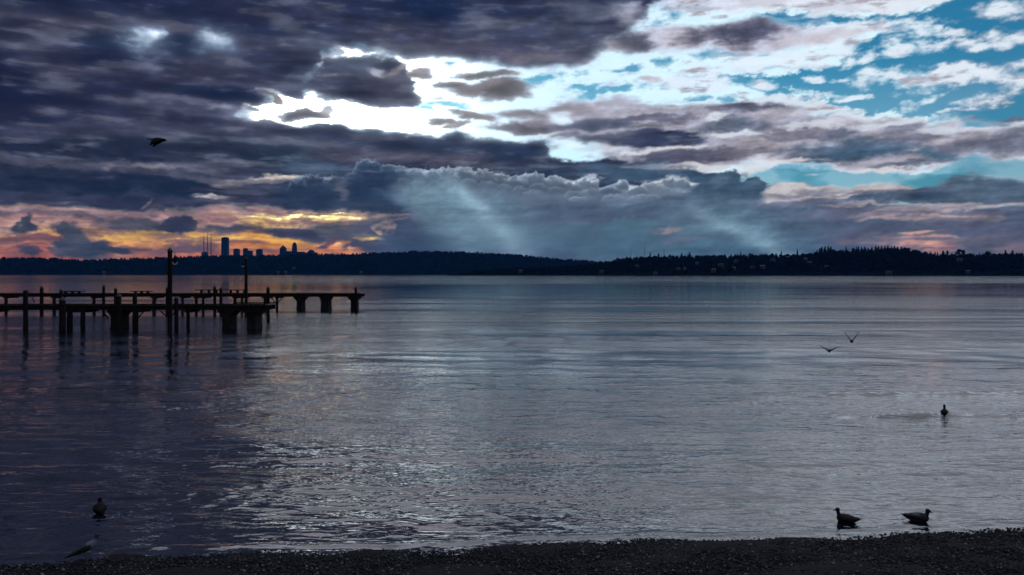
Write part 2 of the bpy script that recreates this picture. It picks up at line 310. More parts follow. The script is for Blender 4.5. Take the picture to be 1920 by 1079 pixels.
    for t in [(90, 272, 140, 12, (38, 44, 66), .9), (300, 274, 160, 12, (40, 47, 68), .9), (450, 268, 120, 9, (44, 54, 76), .8), (560, 285, 80, 10, (44, 58, 80), .8), (520, 300, 70, 12, (42, 58, 78), .9), (640, 262, 120, 9, (66, 74, 98), .9), (600, 305, 80, 12, (64, 80, 104), .7), (650, 290, 60, 14, (80, 78, 100), .8), (760, 300, 100, 12, (84, 78, 98), .85), (845, 292, 90, 12, (92, 86, 106), .85), (820, 268, 90, 8, (60, 72, 98), .9), (900, 278, 100, 8, (52, 66, 92), .95), (965, 290, 60, 14, (48, 62, 90), .95), (870, 312, 90, 7, (72, 76, 98), .8),
              (1040, 318, 80, 12, (56, 74, 100), .9), (1160, 322, 90, 14, (70, 92, 116), .95), (1260, 330, 90, 12, (66, 90, 114), .95), (1230, 312, 60, 4, (150, 150, 162), .5),
              (700, 252, 60, 5, (84, 88, 110), .7),
              (150, 308, 160, 8, (82, 82, 100), .8), (60, 300, 60, 6, (78, 78, 96), .7), (300, 313, 80, 7, (96, 96, 114), .8), (296, 315, 30, 3.5, (150, 142, 154), .8), (210, 314, 20, 3, (126, 118, 132), .7), (212, 333, 34, 3, (116, 110, 128), .7), (400, 318, 80, 8, (92, 92, 112), .8), (430, 306, 50, 5, (104, 100, 118), .6), (345, 330, 60, 4, (100, 98, 116), .6),
              (120, 322, 100, 6, (44, 50, 72), .9), (470, 318, 70, 8, (60, 66, 88), .7), (580, 318, 60, 12, (80, 100, 122), .7),
              (170, 346, 220, 14, (36, 44, 66), 1), (330, 356, 120, 16, (34, 46, 68), 1), (430, 336, 50, 6, (90, 86, 104), .7), (446, 346, 34, 5, (158, 148, 158), .85), (521, 331, 48, 5, (204, 188, 180), .95), (480, 338, 60, 6, (140, 132, 144), .8), (500, 352, 60, 6, (74, 78, 98), .8), (470, 362, 80, 5, (92, 92, 110), .7),
              (406, 372, 38, 3.2, (204, 192, 196), .9), (420, 380, 60, 4, (120, 112, 128), .6), (495, 376, 60, 6, (58, 60, 82), .95), (80, 372, 100, 8, (64, 66, 88), .9), (230, 378, 110, 8, (58, 60, 84), .9), (105, 377, 20, 3, (104, 94, 112), .7), (510, 386, 30, 4, (120, 116, 128), .6)]:
        b(t[0], t[1], t[2], t[3], t[4], t[5], .9, 0, W, .6)
    # ---- sunset band
    m = S.region([(-500, 392), (45, 386), (250, 394), (300, 402), (420, 388), (560, 386), (700, 392), (735, 402), (760, 440), (770, 470)], [(-500, 600), (770, 600)], (186, 150, 138), .96, 12, 9, W, 4, xfade=40)
    ox = np.clip((450 + UU) / 300, 0, 1)             # redder to the left, yellower to the right
    def band(v0, v1, c, op, x0=-2000, x1=740, stop=10, n=W, amp=8):
        S.region([(x0, v0), (x1, v0)], [(x0, v1), (x1, v1)], c, op, stop, stop, n, amp, xfade=70)
    band(388, 402, (156, 130, 140), .8, x1=520); band(400, 418, (170, 128, 122), .7, x1=460); band(402, 414, (232, 200, 140), .9, 400, 720, 8, W, 4); band(410, 418, (190, 150, 120), .6, 400, 720)
    band(412, 426, (222, 180, 108), .7, 420, 620); band(428, 446, (206, 150, 92), .85, x1=640); band(444, 462, (222, 152, 82), .85, 60, 660); band(440, 462, (188, 116, 88), .7, x1=200); band(455, 476, (214, 128, 62), .85, 150, 660); band(455, 500, (176, 92, 66), .85, x1=220); band(470, 520, (206, 104, 56), .8, 150, 640)
    b(230, 438, 120, 9, (214, 168, 92), .8); b(500, 448, 90, 10, (232, 170, 76), .8); b(330, 452, 50, 5, (232, 176, 88), .7); b(520, 462, 70, 8, (228, 146, 62), .8); b(380, 448, 50, 5, (228, 184, 100), .7); b(600, 404, 80, 3, (246, 214, 150), .8); b(470, 424, 26, 6, (238, 190, 96), .8); b(640, 396, 70, 3, (214, 176, 128), .7)
    for t in [(90, 404, 90, 4, (120, 96, 112), .8), (170, 412, 80, 3, (140, 104, 112), .7), (380, 410, 90, 2.5, (160, 122, 118), .7), (250, 421, 76, 12, (86, 72, 92), .95), (432, 428, 62, 7, (86, 74, 92), .95), (500, 436, 60, 3, (140, 96, 92), .6), (545, 434, 42, 8, (76, 72, 92), .95), (560, 416, 60, 2.5, (150, 116, 110), .7), (330, 446, 42, 6, (128, 100, 102), .85),
              (60, 446, 60, 5, (120, 82, 92), .8), (130, 452, 70, 4, (124, 80, 88), .8), (90, 462, 80, 3, (126, 78, 84), .7), (160, 434, 60, 3, (130, 96, 100), .7), (250, 463, 34, 5, (120, 78, 84), .9), (205, 469, 30, 4, (80, 66, 82), .95), (365, 466, 66, 11, (108, 84, 96), .9), (400, 460, 40, 7, (116, 92, 98), .7), (450, 458, 60, 2.5, (150, 92, 80), .7), (500, 470, 50, 2.5, (166, 92, 70), .7), (440, 472, 50, 4, (150, 96, 84), .7),
              (620, 440, 70, 22, (86, 82, 102), .95), (690, 430, 60, 20, (92, 86, 106), .9), (700, 462, 90, 16, (84, 86, 106), .95), (600, 430, 40, 8, (96, 86, 102), .9), (697, 448, 32, 3.8, (232, 194, 118), .95), (690, 441, 36, 2, (150, 124, 120), .5)]:
        b(t[0], t[1], t[2], t[3], t[4], t[5], .8, 0, W, .6)
    # ---- grey-blue shower region behind the right half
    S.region([(690, 420), (740, 402), (760, 372), (830, 352), (1000, 352), (1200, 356), (1340, 356), (1440, 358), (1480, 360), (1560, 372), (1700, 385), (2300, 385)], [(690, 700), (2300, 700)], (82, 98, 120), 1, 12, 9, W, 4, xfade=50)
    for t in [(1000, 420, 200, 34, (88, 108, 130), .8), (800, 440, 90, 34, (66, 80, 102), .9), (760, 410, 60, 16, (66, 74, 96), .8), (840, 455, 70, 20, (62, 82, 104), .8), (1100, 440, 160, 30, (84, 110, 128), .8), (1120, 385, 120, 10, (96, 108, 130), .8), (1250, 430, 160, 30, (86, 116, 134), .8), (1350, 462, 160, 20, (84, 118, 136), .9), (1180, 470, 120, 12, (88, 118, 132), .8),
              (1500, 430, 140, 30, (80, 98, 120), .9), (1560, 400, 90, 12, (98, 106, 126), .8), (1480, 380, 70, 10, (92, 106, 128), .8), (1420, 400, 80, 20, (86, 108, 130), .8)]:
        b(t[0], t[1], t[2], t[3], t[4], t[5], 1.2, 0, 's', .4)
    for t in [(1055, 399, 96, 4, (150, 142, 156), .8), (1025, 398, 26, 4, (186, 166, 172), .7), (1090, 414, 20, 6, (190, 172, 174), .9), (1104, 420, 18, 4, (170, 156, 164), .7), (1240, 432, 26, 7, (160, 134, 144), .9), (1228, 424, 10, 4, (180, 150, 156), .7), (1280, 448, 40, 8, (108, 112, 128), .7), (870, 444, 26, 5, (96, 108, 126), .7), (760, 412, 44, 3, (120, 108, 124), .7), (740, 404, 30, 3, (160, 134, 138), .6),
              (1190, 425, 40, 8, (98, 122, 140), .7)]:
        b(t[0], t[1], t[2], t[3], t[4], t[5], .8, -8 if t[0] > 1085 and t[0] < 1300 else 0, R_, .6)
    # curl of a lit puff at the edge of the band
    b(722, 428, 17, 12, (168, 138, 136), .9, .6, 0, R_, .5); b(724, 429, 12, 8, (84, 80, 100), 1, .6, 0, R_, .4); b(718, 434, 7, 5, (206, 176, 160), .7, .8); b(735, 424, 10, 3, (150, 126, 134), .8)
    # orange scud on the horizon right of the towers
    b(600, 464, 44, 9, (218, 132, 76), .95, .8, -10, R_, .7); b(640, 472, 34, 6, (216, 128, 84), .9, .8, 0, R_, .7); b(585, 455, 12, 5, (226, 158, 128), .8, .8, 0, R_); b(602, 452, 22, 7, (104, 76, 84), .9, .7, -25, R_); b(622, 462, 12, 3, (240, 178, 140), .8, .8, 0, R_); b(645, 468, 14, 3, (238, 176, 140), .7, .8, 0, R_)
    # ---- blue strip on the right and the pink bands below
    S.region([(1440, 326), (1462, 308), (1560, 312), (1618, 324), (1738, 320), (1800, 306), (1900, 296), (2200, 290)], [(1440, 330), (1480, 348), (1560, 356), (1640, 350), (1720, 354), (1790, 336), (1900, 322), (2200, 316)], (104, 166, 190), 1, 9, 9, R_, 7, alpha=0.0, xfade=14)
    b(1519, 327, 14, 3, (170, 196, 208), .6)
    S.region([(1430, 345), (1500, 346), (1560, 353), (1600, 353), (1640, 348), (1670, 348), (1700, 360), (1740, 372), (2300, 372)], [(1430, 380), (1500, 376), (1560, 376), (1600, 380), (1640, 384), (1670, 384), (1700, 380), (1740, 384), (2300, 384)], (186, 172, 176), .95, 7, 10, R_, 4, xfade=20)
    for t in [(1470, 352, 34, 8, (200, 190, 192), .8), (1500, 366, 60, 6, (122, 122, 140), .8), (1600, 366, 60, 3.5, (130, 128, 146), .8), (1540, 378, 90, 5, (104, 112, 132), .9), (1600, 386, 60, 3, (176, 160, 168), .7), (1620, 394, 120, 5, (104, 108, 130), .9), (1760, 388, 90, 5, (172, 150, 160), .85), (1700, 398, 80, 3.5, (176, 150, 158), .7), (1800, 400, 90, 4, (126, 116, 136), .7), (1720, 408, 90, 4, (184, 152, 154), .85), (1650, 402, 50, 3, (140, 128, 146), .7), (1800, 412, 70, 4, (160, 136, 146), .8),
              (1740, 424, 130, 8, (98, 102, 122), .95), (1640, 440, 90, 12, (92, 100, 120), .9), (1860, 430, 100, 10, (96, 98, 120), .8), (1760, 455, 80, 20, (168, 130, 132), .9), (1720, 436, 34, 3.5, (212, 166, 152), .85), (1770, 444, 50, 3, (206, 160, 150), .7), (1730, 456, 50, 4, (208, 152, 138), .8), (1780, 462, 50, 4, (196, 138, 126), .8), (1750, 449, 60, 2.5, (140, 112, 126), .8), (1700, 462, 26, 3, (150, 116, 128), .7), (1612, 454, 46, 6, (132, 112, 130), .8), (1745, 471, 70, 4, (190, 128, 116), .8), (1740, 466, 16, 3, (110, 92, 108), .7), (1680, 474, 40, 4, (150, 118, 128), .7), (1860, 456, 60, 16, (110, 98, 116), .8), (1820, 440, 30, 8, (110, 104, 122), .7), (1940, 465, 70, 12, (160, 124, 126), .7)]:
        b(t[0], t[1], t[2], t[3], t[4], t[5], .8, 0, W, .6)
    # dark cloud at the right edge
    S.region([(1592, 374), (1640, 366), (1690, 366), (1720, 352), (1760, 342), (1800, 330), (1850, 326), (1950, 340), (2050, 360)], [(1592, 378), (1640, 380), (1690, 382), (1720, 380), (1760, 380), (1800, 378), (1850, 378), (1950, 380), (2050, 378)], (80, 98, 118), .96, 10, 7, R_, 5, xfade=14)
    b(1740, 366, 50, 8, (64, 84, 106), .8); b(1800, 352, 40, 10, (100, 122, 142), .6, 1); b(1615, 375, 26, 4, (72, 88, 110), .8)
    # ---- the towering bank with its silver edge
    top = [(540, 352), (548, 336), (566, 330), (590, 334), (620, 332), (645, 336), (660, 326), (668, 308), (684, 300), (702, 303), (714, 313), (728, 308), (742, 310), (752, 318), (780, 316), (806, 320), (832, 315), (846, 324), (868, 317), (892, 322), (915, 326), (940, 327), (960, 334), (985, 326), (1000, 326), (1015, 334), (1050, 334), (1075, 342), (1092, 333), (1110, 340), (1125, 352), (1150, 346), (1165, 338), (1175, 346), (1200, 350), (1225, 342), (1260, 332), (1275, 338), (1290, 342), (1330, 344)]
    bot = [(540, 372), (560, 388), (600, 390), (700, 392), (760, 392), (800, 420), (1330, 420)]
    Vs, Us = S.V.copy(), S.U.copy()
    S.V = S.VV + 1.5 * S.N['r'] + 2.0 * (S.N['p']); S.U = S.UU + 3 * S.N['r']
    S.region(top, bot, (84, 100, 122), 1, 3.2, 22, P, 2.6, xfade=6, rim=((176, 192, 206), 6.0, .8))
    S.V, S.U = Vs, Us
    for t in [(596, 368, 52, 20, (52, 68, 92), .95), (566, 352, 16, 10, (74, 88, 112), .7), (700, 352, 46, 34, (50, 66, 92), .95), (690, 326, 24, 16, (70, 84, 108), .8), (728, 330, 16, 12, (76, 90, 112), .8), (655, 350, 16, 18, (98, 102, 122), .8), (640, 380, 60, 8, (62, 74, 96), .8), (720, 376, 50, 12, (54, 70, 94), .9),
              (780, 345, 40, 16, (112, 128, 148), .8), (835, 352, 50, 18, (104, 126, 146), .8), (900, 352, 50, 18, (104, 116, 134), .8), (960, 360, 60, 16, (96, 112, 132), .8), (1040, 362, 60, 12, (106, 120, 140), .8), (1080, 350, 26, 8, (132, 144, 162), .7), (1000, 345, 22, 8, (122, 136, 154), .6), (800, 330, 20, 6, (140, 152, 168), .6), (878, 330, 18, 6, (134, 146, 162), .6), (770, 330, 14, 8, (98, 110, 130), .7), (850, 345, 8, 12, (84, 98, 120), .5),
              (1180, 366, 60, 10, (112, 128, 148), .8), (1150, 372, 60, 8, (96, 114, 134), .8), (1240, 360, 60, 10, (120, 134, 152), .7), (1290, 370, 60, 10, (88, 108, 130), .8), (760, 372, 36, 12, (92, 114, 134), .8)]:
        b(t[0], t[1], t[2], t[3], t[4], t[5], 1.1, 0, P, .35)
    for x, y, rx, ry in [(1170, 350, 12, 10), (1225, 346, 18, 8), (1264, 340, 20, 8), (1245, 350, 26, 6), (1090, 338, 14, 5), (1200, 356, 16, 5), (1066, 346, 18, 4), (1110, 344, 12, 4), (1075, 367, 18, 5), (1283, 344, 12, 4)]:
        b(x, y, rx, ry, (192, 202, 214), .75, .9, 0, R_, .8)
    heads = [(1262, 352, 30, 18, (112, 130, 150), (206, 214, 224)), (1225, 358, 26, 16, (118, 134, 152), (206, 214, 224)), (1196, 362, 22, 12, (112, 130, 150), (196, 206, 218)), (1168, 354, 15, 16, (104, 122, 144), (190, 200, 212)), (1140, 362, 22, 12, (98, 116, 138), (170, 182, 198)),
             (1098, 352, 26, 18, (108, 122, 142), (196, 206, 216)), (1066, 356, 24, 16, (104, 118, 138), (190, 200, 212)), (1034, 350, 26, 20, (98, 112, 134), (186, 198, 210)), (1000, 346, 27, 23, (94, 108, 130), (184, 196, 208)), (966, 350, 26, 20, (90, 104, 126), (170, 184, 200)), (936, 348, 26, 23, (88, 102, 122), (186, 198, 208)), (905, 342, 30, 24, (86, 100, 122), (190, 202, 212)), (870, 340, 28, 26, (88, 104, 126), (190, 202, 212)),
             (836, 340, 25, 26, (100, 120, 142), (184, 198, 210)), (806, 342, 24, 24, (98, 118, 140), (176, 190, 204)), (776, 342, 26, 24, (88, 108, 130), (170, 184, 200)), (748, 338, 24, 26, (76, 94, 116), (164, 180, 196)), (728, 328, 19, 20, (66, 82, 106), (158, 174, 192)), (690, 330, 29, 30, (54, 70, 96), (158, 172, 190)), (664, 346, 20, 22, (70, 82, 104), (140, 152, 170)), (625, 354, 34, 22, (62, 78, 100), (140, 152, 170)), (585, 354, 32, 24, (54, 70, 94), (136, 150, 170)), (560, 358, 20, 20, (50, 66, 88), (120, 134, 156))]
    for t in heads: S.cu(t[0], t[1], t[2], t[3], [c_ * .9 for c_ in t[4]], [min(c_ * 1.2, 240) for c_ in t[5]], .19, amp=.34)
    for k, t in enumerate(heads):
        if 3 < k < 17: S.cu(t[0] + 9, t[1] + 12, t[2] * .72, t[3] * .62, [c_ * .92 for c_ in t[4]], [c_ * .86 for c_ in t[5]], .22, .75, amp=.34)
    for t in [(596, 376, 60, 16, (42, 58, 82), 1), (704, 358, 44, 30, (42, 60, 86), 1), (660, 382, 60, 8, (62, 74, 96), .8), (648, 356, 10, 16, (100, 104, 122), .7), (800, 366, 60, 14, (104, 124, 144), .6), (900, 372, 70, 12, (92, 108, 128), .7), (1040, 374, 80, 10, (98, 112, 132), .7)]:
        b(t[0], t[1], t[2], t[3], t[4], t[5], 1.2, 0, P, .35)
    for t in [(1150, 376, 26, 12, (100, 118, 140), (168, 180, 194)), (1085, 376, 18, 8, (104, 120, 140), (176, 186, 198)), (1210, 374, 30, 10, (104, 122, 142), (170, 182, 196)), (1000, 366, 20, 10, (98, 112, 132), (140, 152, 168)), (850, 362, 18, 10, (100, 118, 138), (140, 156, 172)), (1180, 432, 60, 26, (80, 112, 128), (96, 124, 142)), (1090, 440, 50, 22, (82, 108, 126), (98, 122, 140))]:
        S.cu(t[0], t[1], t[2], t[3], t[4], t[5], .3, .8)
    # dark tower cloud right of the bank
    S.region([(1285, 360), (1310, 342), (1335, 326), (1352, 320), (1375, 320), (1392, 330), (1408, 338), (1424, 332), (1440, 344), (1450, 350)], [(1285, 366), (1310, 372), (1352, 380), (1408, 376), (1450, 356)], (76, 98, 120), 1, 5, 12, P, 4, xfade=10)
    b(1365, 345, 40, 16, (66, 90, 112), .8, 1, 0, P, .4); b(1345, 334, 16, 8, (96, 116, 136), .6, 1, 0, P)
    # small dark clouds over the sunset
    def puff(x, y, rx, ry, col, ang=0, op=1):
        b(x, y, rx, ry, col, op * .8, .9, ang, R_, .8)
        for q in range(5):
            a_ = q * 1.26 + x; S.cu(x + rx * .55 * np.cos(a_), y + ry * .45 * np.sin(a_), rx * .55, ry * .62, col, [c_ * 1.22 for c_ in col], .3, .8)
    for t in [(119, 430, 10, 13, (84, 72, 92), 20), (138, 446, 16, 16, (80, 70, 90)), (152, 460, 20, 14, (78, 70, 90)), (160, 474, 28, 12, (84, 74, 92)), (185, 462, 12, 9, (70, 62, 82)), (120, 474, 14, 7, (92, 76, 92)), (216, 468, 22, 4, (72, 62, 80)), (56, 428, 13, 9, (66, 58, 78)), (48, 418, 8, 12, (66, 58, 78)), (58, 470, 18, 8, (92, 70, 86)),
              (340, 422, 28, 14, (58, 60, 80)), (328, 414, 14, 9, (60, 62, 82)), (350, 412, 12, 8, (60, 60, 80)), (342, 432, 20, 6, (54, 56, 76)), (277, 386, 28, 14, (58, 58, 78)), (262, 374, 26, 20, (48, 54, 76)), (296, 392, 12, 10, (70, 64, 82)), (584, 441, 10, 7, (70, 66, 86)), (575, 437, 12, 4, (74, 70, 90)), (550, 435, 34, 5, (70, 68, 90))]:
        puff(*t)
    b(285, 382, 14, 3, (120, 110, 126), .6, .8, -30, R_); b(300, 396, 12, 2.5, (150, 116, 122), .5)
    b(290, 462, 13, 5, (206, 132, 112), .8, .7, -30, R_); b(294, 468, 14, 4, (170, 110, 108), .7, .8, 0, R_)
    # ---- shafts of light falling to the lower right
    def shaft(x0, y0, x1, y1, w0, w1, col, op, fade0=.12, fade1=.3):
        u0, v0 = sky_uv(x0, y0); u1, v1 = sky_uv(x1, y1)
        L = np.hypot(u1 - u0, v1 - v0); ex, ey = (u1 - u0) / L, (v1 - v0) / L
        t = ((UU - u0) * ex + (VV - v0) * ey) / L; s = (UU - u0) * -ey + (VV - v0) * ex
        w = w0 + (w1 - w0) * np.clip(t, 0, 1)
        m = np.exp(-(s / w) ** 2 * 1.4) * np.clip((t + .02) / fade0, 0, 1) * np.clip((1.05 - t) / fade1, 0, 1) * op
        S.mix(sl, m * (.85 + .15 * S.N['s']), col, None)
    shaft(828, 326, 1005, 500, 17, 40, (150, 180, 196), .95, .25, .3)
    shaft(770, 330, 930, 500, 26, 60, (122, 152, 168), .65, .2, .35)
    shaft(800, 340, 960, 510, 40, 70, (114, 146, 162), .55, .2, .35)
    shaft(750, 330, 850, 470, 20, 40, (112, 140, 156), .6, .2, .35)
    shaft(900, 345, 1060, 480, 20, 50, (112, 146, 162), .45, .2, .5)
    shaft(1280, 388, 1500, 482, 14, 23, (142, 172, 186), .9, .25, .3)
    shaft(1300, 378, 1560, 476, 30, 50, (108, 142, 158), .5, .2, .4)
    shaft(1220, 385, 1400, 480, 20, 30, (108, 142, 156), .45, .2, .5)
    shaft(560, 325, 590, 250, 22, 26, (92, 112, 134), .4, .2, .6)
    shaft(650, 235, 780, 320, 14, 24, (104, 116, 138), .3, .3, .5)
    g1 = fbm(UU / 120, VV / 20, 5, .6, 151.0)
    dk = np.clip((.42 - S.c.mean(-1)) / .1, 0, 1) * np.clip((VV - 170) / 20, 0, 1)
    S.mix(sl, dk * np.clip(1.7 * g1 - .12, 0, .6), (112, 116, 132), None)
    S.mix(sl, dk * np.clip(-1.6 * g1 - .35, 0, .6), (30, 38, 58), None)
    # texture of the cloud surfaces: torn streaks and small relief, lit from the hidden sun
    lum = S.c.mean(-1)
    h = fbm(UU / 60, VV / 22, 6, .58, 101.0)
    su, sv = sky_uv(650, 190)
    du = su - UU; dv = sv - VV; L = np.hypot(du, dv) + 60
    h2 = fbm(UU / 70, VV / 26, 4, .45, 107.0)
    gv, gu = np.gradient(h2, S.V1, S.U1)
    rel = np.clip(-(gu * du + gv * dv) / L * 14, -1, 1)
    cum = np.exp(-((UU + 40) / 330) ** 4 - ((VV - 165) / 34) ** 4)
    soft_reg = np.clip(1 - .75 * np.exp(-((UU - 60) / 420) ** 2 - ((VV - 70) / 60) ** 2), 0, 1)
    tex = ((.14 * h + .07 * rel + .06 * S.N['f']) * (1 - .75 * cum) + .10 * cum * S.N['p']) * soft_reg * (1 - .9 * np.clip((lum - .6) / .25, 0, 1)) * (.15 + .85 * S.a)
    S.c *= np.exp(tex * 1.5)[..., None]
    # sunset band: fine layered scud
    bandm = np.clip((135 - VV + 6 * S.N['w']) / 14, 0, 1) * np.clip((-235 - UU) / 60, 0, 1) * np.clip((lum - .38) / .1, 0, 1)
    S.mix(sl, bandm * np.clip(.05 + 1.0 * S.N['f'] + .5 * S.N['d'], 0, .62), (122, 92, 100), None)
    bandr = np.clip((150 - VV) / 14, 0, 1) * np.clip((UU - 480) / 90, 0, 1)
    S.mix(sl, bandr * np.clip(.0 + .9 * S.N['f'], 0, .6), (98, 98, 118), None)
    # torn grey wisps across the bright openings
    br = np.clip((lum - .72) / .12, 0, 1) * np.clip((VV - 190) / 40, 0, 1) * S.a
    wn = fbm(UU / 75, VV / 17, 6, .6, 131.0)
    S.mix(sl, br * np.clip(1.7 * wn - .30 - .30 * np.exp(-((UU + 250) / 260) ** 2), 0, .8), (150, 142, 154), None)
    # greyer, more contrasty cloud away from the sunset band
    warm = np.clip(1.2 - (S.c[..., 0] - S.c[..., 1]) * 40, 0, 1)[..., None]
    warm = np.maximum(warm, np.clip((S.c[..., 0] - S.c[..., 2]) * 8, 0, 1)[..., None])
    lm = S.c.mean(-1, keepdims=True)
    S.c = S.c + (lm - S.c) * .42 * (1 - warm) * (S.a[..., None])
    k = np.clip((lm - .22) / .5, 0, 1)
    thin = (1 - S.a) * np.clip((360 - VV) / 220, 0, 1) * .30          # the clear sky pales towards the horizon
    S.a = S.a + thin
    S.c = S.c * (.90 + .16 * k)
    S.c = S.c * (1 + (1 - warm) * np.clip((.5 - lm) / .2, 0, 1) * np.array((-.10, .015, .0)))
    hot = np.clip((S.c[..., 0] - S.c[..., 2] - .10) * 5, 0, 1)[..., None] * np.clip((150 - VV) / 20, 0, 1)[..., None]
    S.c = S.c * (1 + hot * np.array((.07, .07, .0)))
    # backlit cloud edges glow: light bleeds softly into the darker cloud beside it
    def blur(a, n, ax):
        k = np.hanning(n + 2)[1:-1]; k /= k.sum()
        return np.apply_along_axis(lambda q: np.convolve(np.pad(q, n // 2, 'edge'), k, 'valid'), ax, a)
    keepc = (np.clip((VV - 205) / 25, 0, 1) * np.clip((300 - UU) / 160, 0, 1))[..., None]
    bl = np.stack([blur(blur(S.c[..., q], 13, 1), 9, 0) for q in range(3)], -1)[:S.c.shape[0], :S.c.shape[1]]
    S.c = S.c + (bl - S.c) * .4 * keepc
    wide = np.stack([blur(blur(bl[..., q], 45, 1), 21, 0) for q in range(3)], -1)[:S.c.shape[0], :S.c.shape[1]]
    S.c = S.c + np.clip(wide - S.c, 0, 1) * .34 * keepc * S.a[..., None] * np.array((1.0, .98, .97))
    S.c = np.clip(S.c, 0, 1)
    return S

def srgb_lin(c): return np.where(c <= .04045, c / 12.92, ((c + .055) / 1.055) ** 2.4)
def build_sky():
    D = math.radians(36.5) * F
    U = np.concatenate([np.linspace(-math.pi * F, -D, 70, endpoint=False), np.linspace(-D, D, 1180), np.linspace(D, math.pi * F, 71)[1:]])
    V = np.concatenate([np.linspace(-40, 0, 3, endpoint=False), np.linspace(0, 535, 350), 535 + (math.pi / 2 * F - 535) * np.linspace(0, 1, 61)[1:] ** 1.4])
    S = paint_sky(U, V)
    c = srgb_lin(S.c); a = np.clip(S.a, 0, 1)
    # thin the cloud in front of the hidden sun so that its light comes through the bright gap
    su, sv = math.radians(SUN_AZ) * F, math.radians(SUN_EL) * F
    d = np.hypot(S.UU - su, S.VV - sv); lum = S.c.mean(-1)
    thin = (1 - .72 * np.clip((lum - .72) / .1, 0, 1) * np.exp(-(d / 620) ** 2))
    gap = np.array((.05, .55, .70)) * np.exp(-(d / 520) ** 2)[..., None]
    flare = 2.6 * np.exp(-(d / 230) ** 2) * np.clip((lum - .78) / .08, 0, 1)
    c = c * (1 + flare[..., None] * np.array((1.0, .86, .82)))
    c = np.clip((c - (1 - thin[..., None]) * gap) / thin[..., None], .0, None); a = a * thin
    az = U / F; el = V / F; R = 40000.0
    AZ, EL = np.meshgrid(az, el)
    P = np.stack([np.sin(AZ) * np.cos(EL), np.cos(AZ) * np.cos(EL), np.sin(EL)], -1) * R
    nu, nv = len(U), len(V)
    i = np.arange(nv - 1)[:, None] * nu + np.arange(nu - 1)[None]
    Fq = np.stack([i, i + nu, i + nu + 1, i + 1], -1).reshape(-1, 4)      # facing inwards
    m = bpy.data.materials.new('cloudy_sky'); m.use_nodes = True; N, L = m.node_tree.nodes, m.node_tree.links; N.clear()
    out = N.new('ShaderNodeOutputMaterial'); mix = N.new('ShaderNodeMixShader'); em = N.new('ShaderNodeEmission'); tr = N.new('ShaderNodeBsdfTransparent'); at = N.new('ShaderNodeAttribute'); at.attribute_name = 'cloud'
    L.new(at.outputs['Color'], em.inputs[0]); L.new(at.outputs['Alpha'], mix.inputs[0]); L.new(tr.outputs[0], mix.inputs[1]); L.new(em.outputs[0], mix.inputs[2]); L.new(mix.outputs[0], out.inputs[0])
    em.inputs[1].default_value = 1.0
    m.cycles.emission_sampling = 'NONE'
    me = mesh_from('sky', P.reshape(-1, 3), Fq, m, True)
    at = me.color_attributes.new('cloud', 'FLOAT_COLOR', 'POINT')
    at.data.foreach_set('color', np.concatenate([c, a[..., None]], -1).astype(np.float32).ravel())
    tag(ob('sky', me), kind='structure')
build_sky()

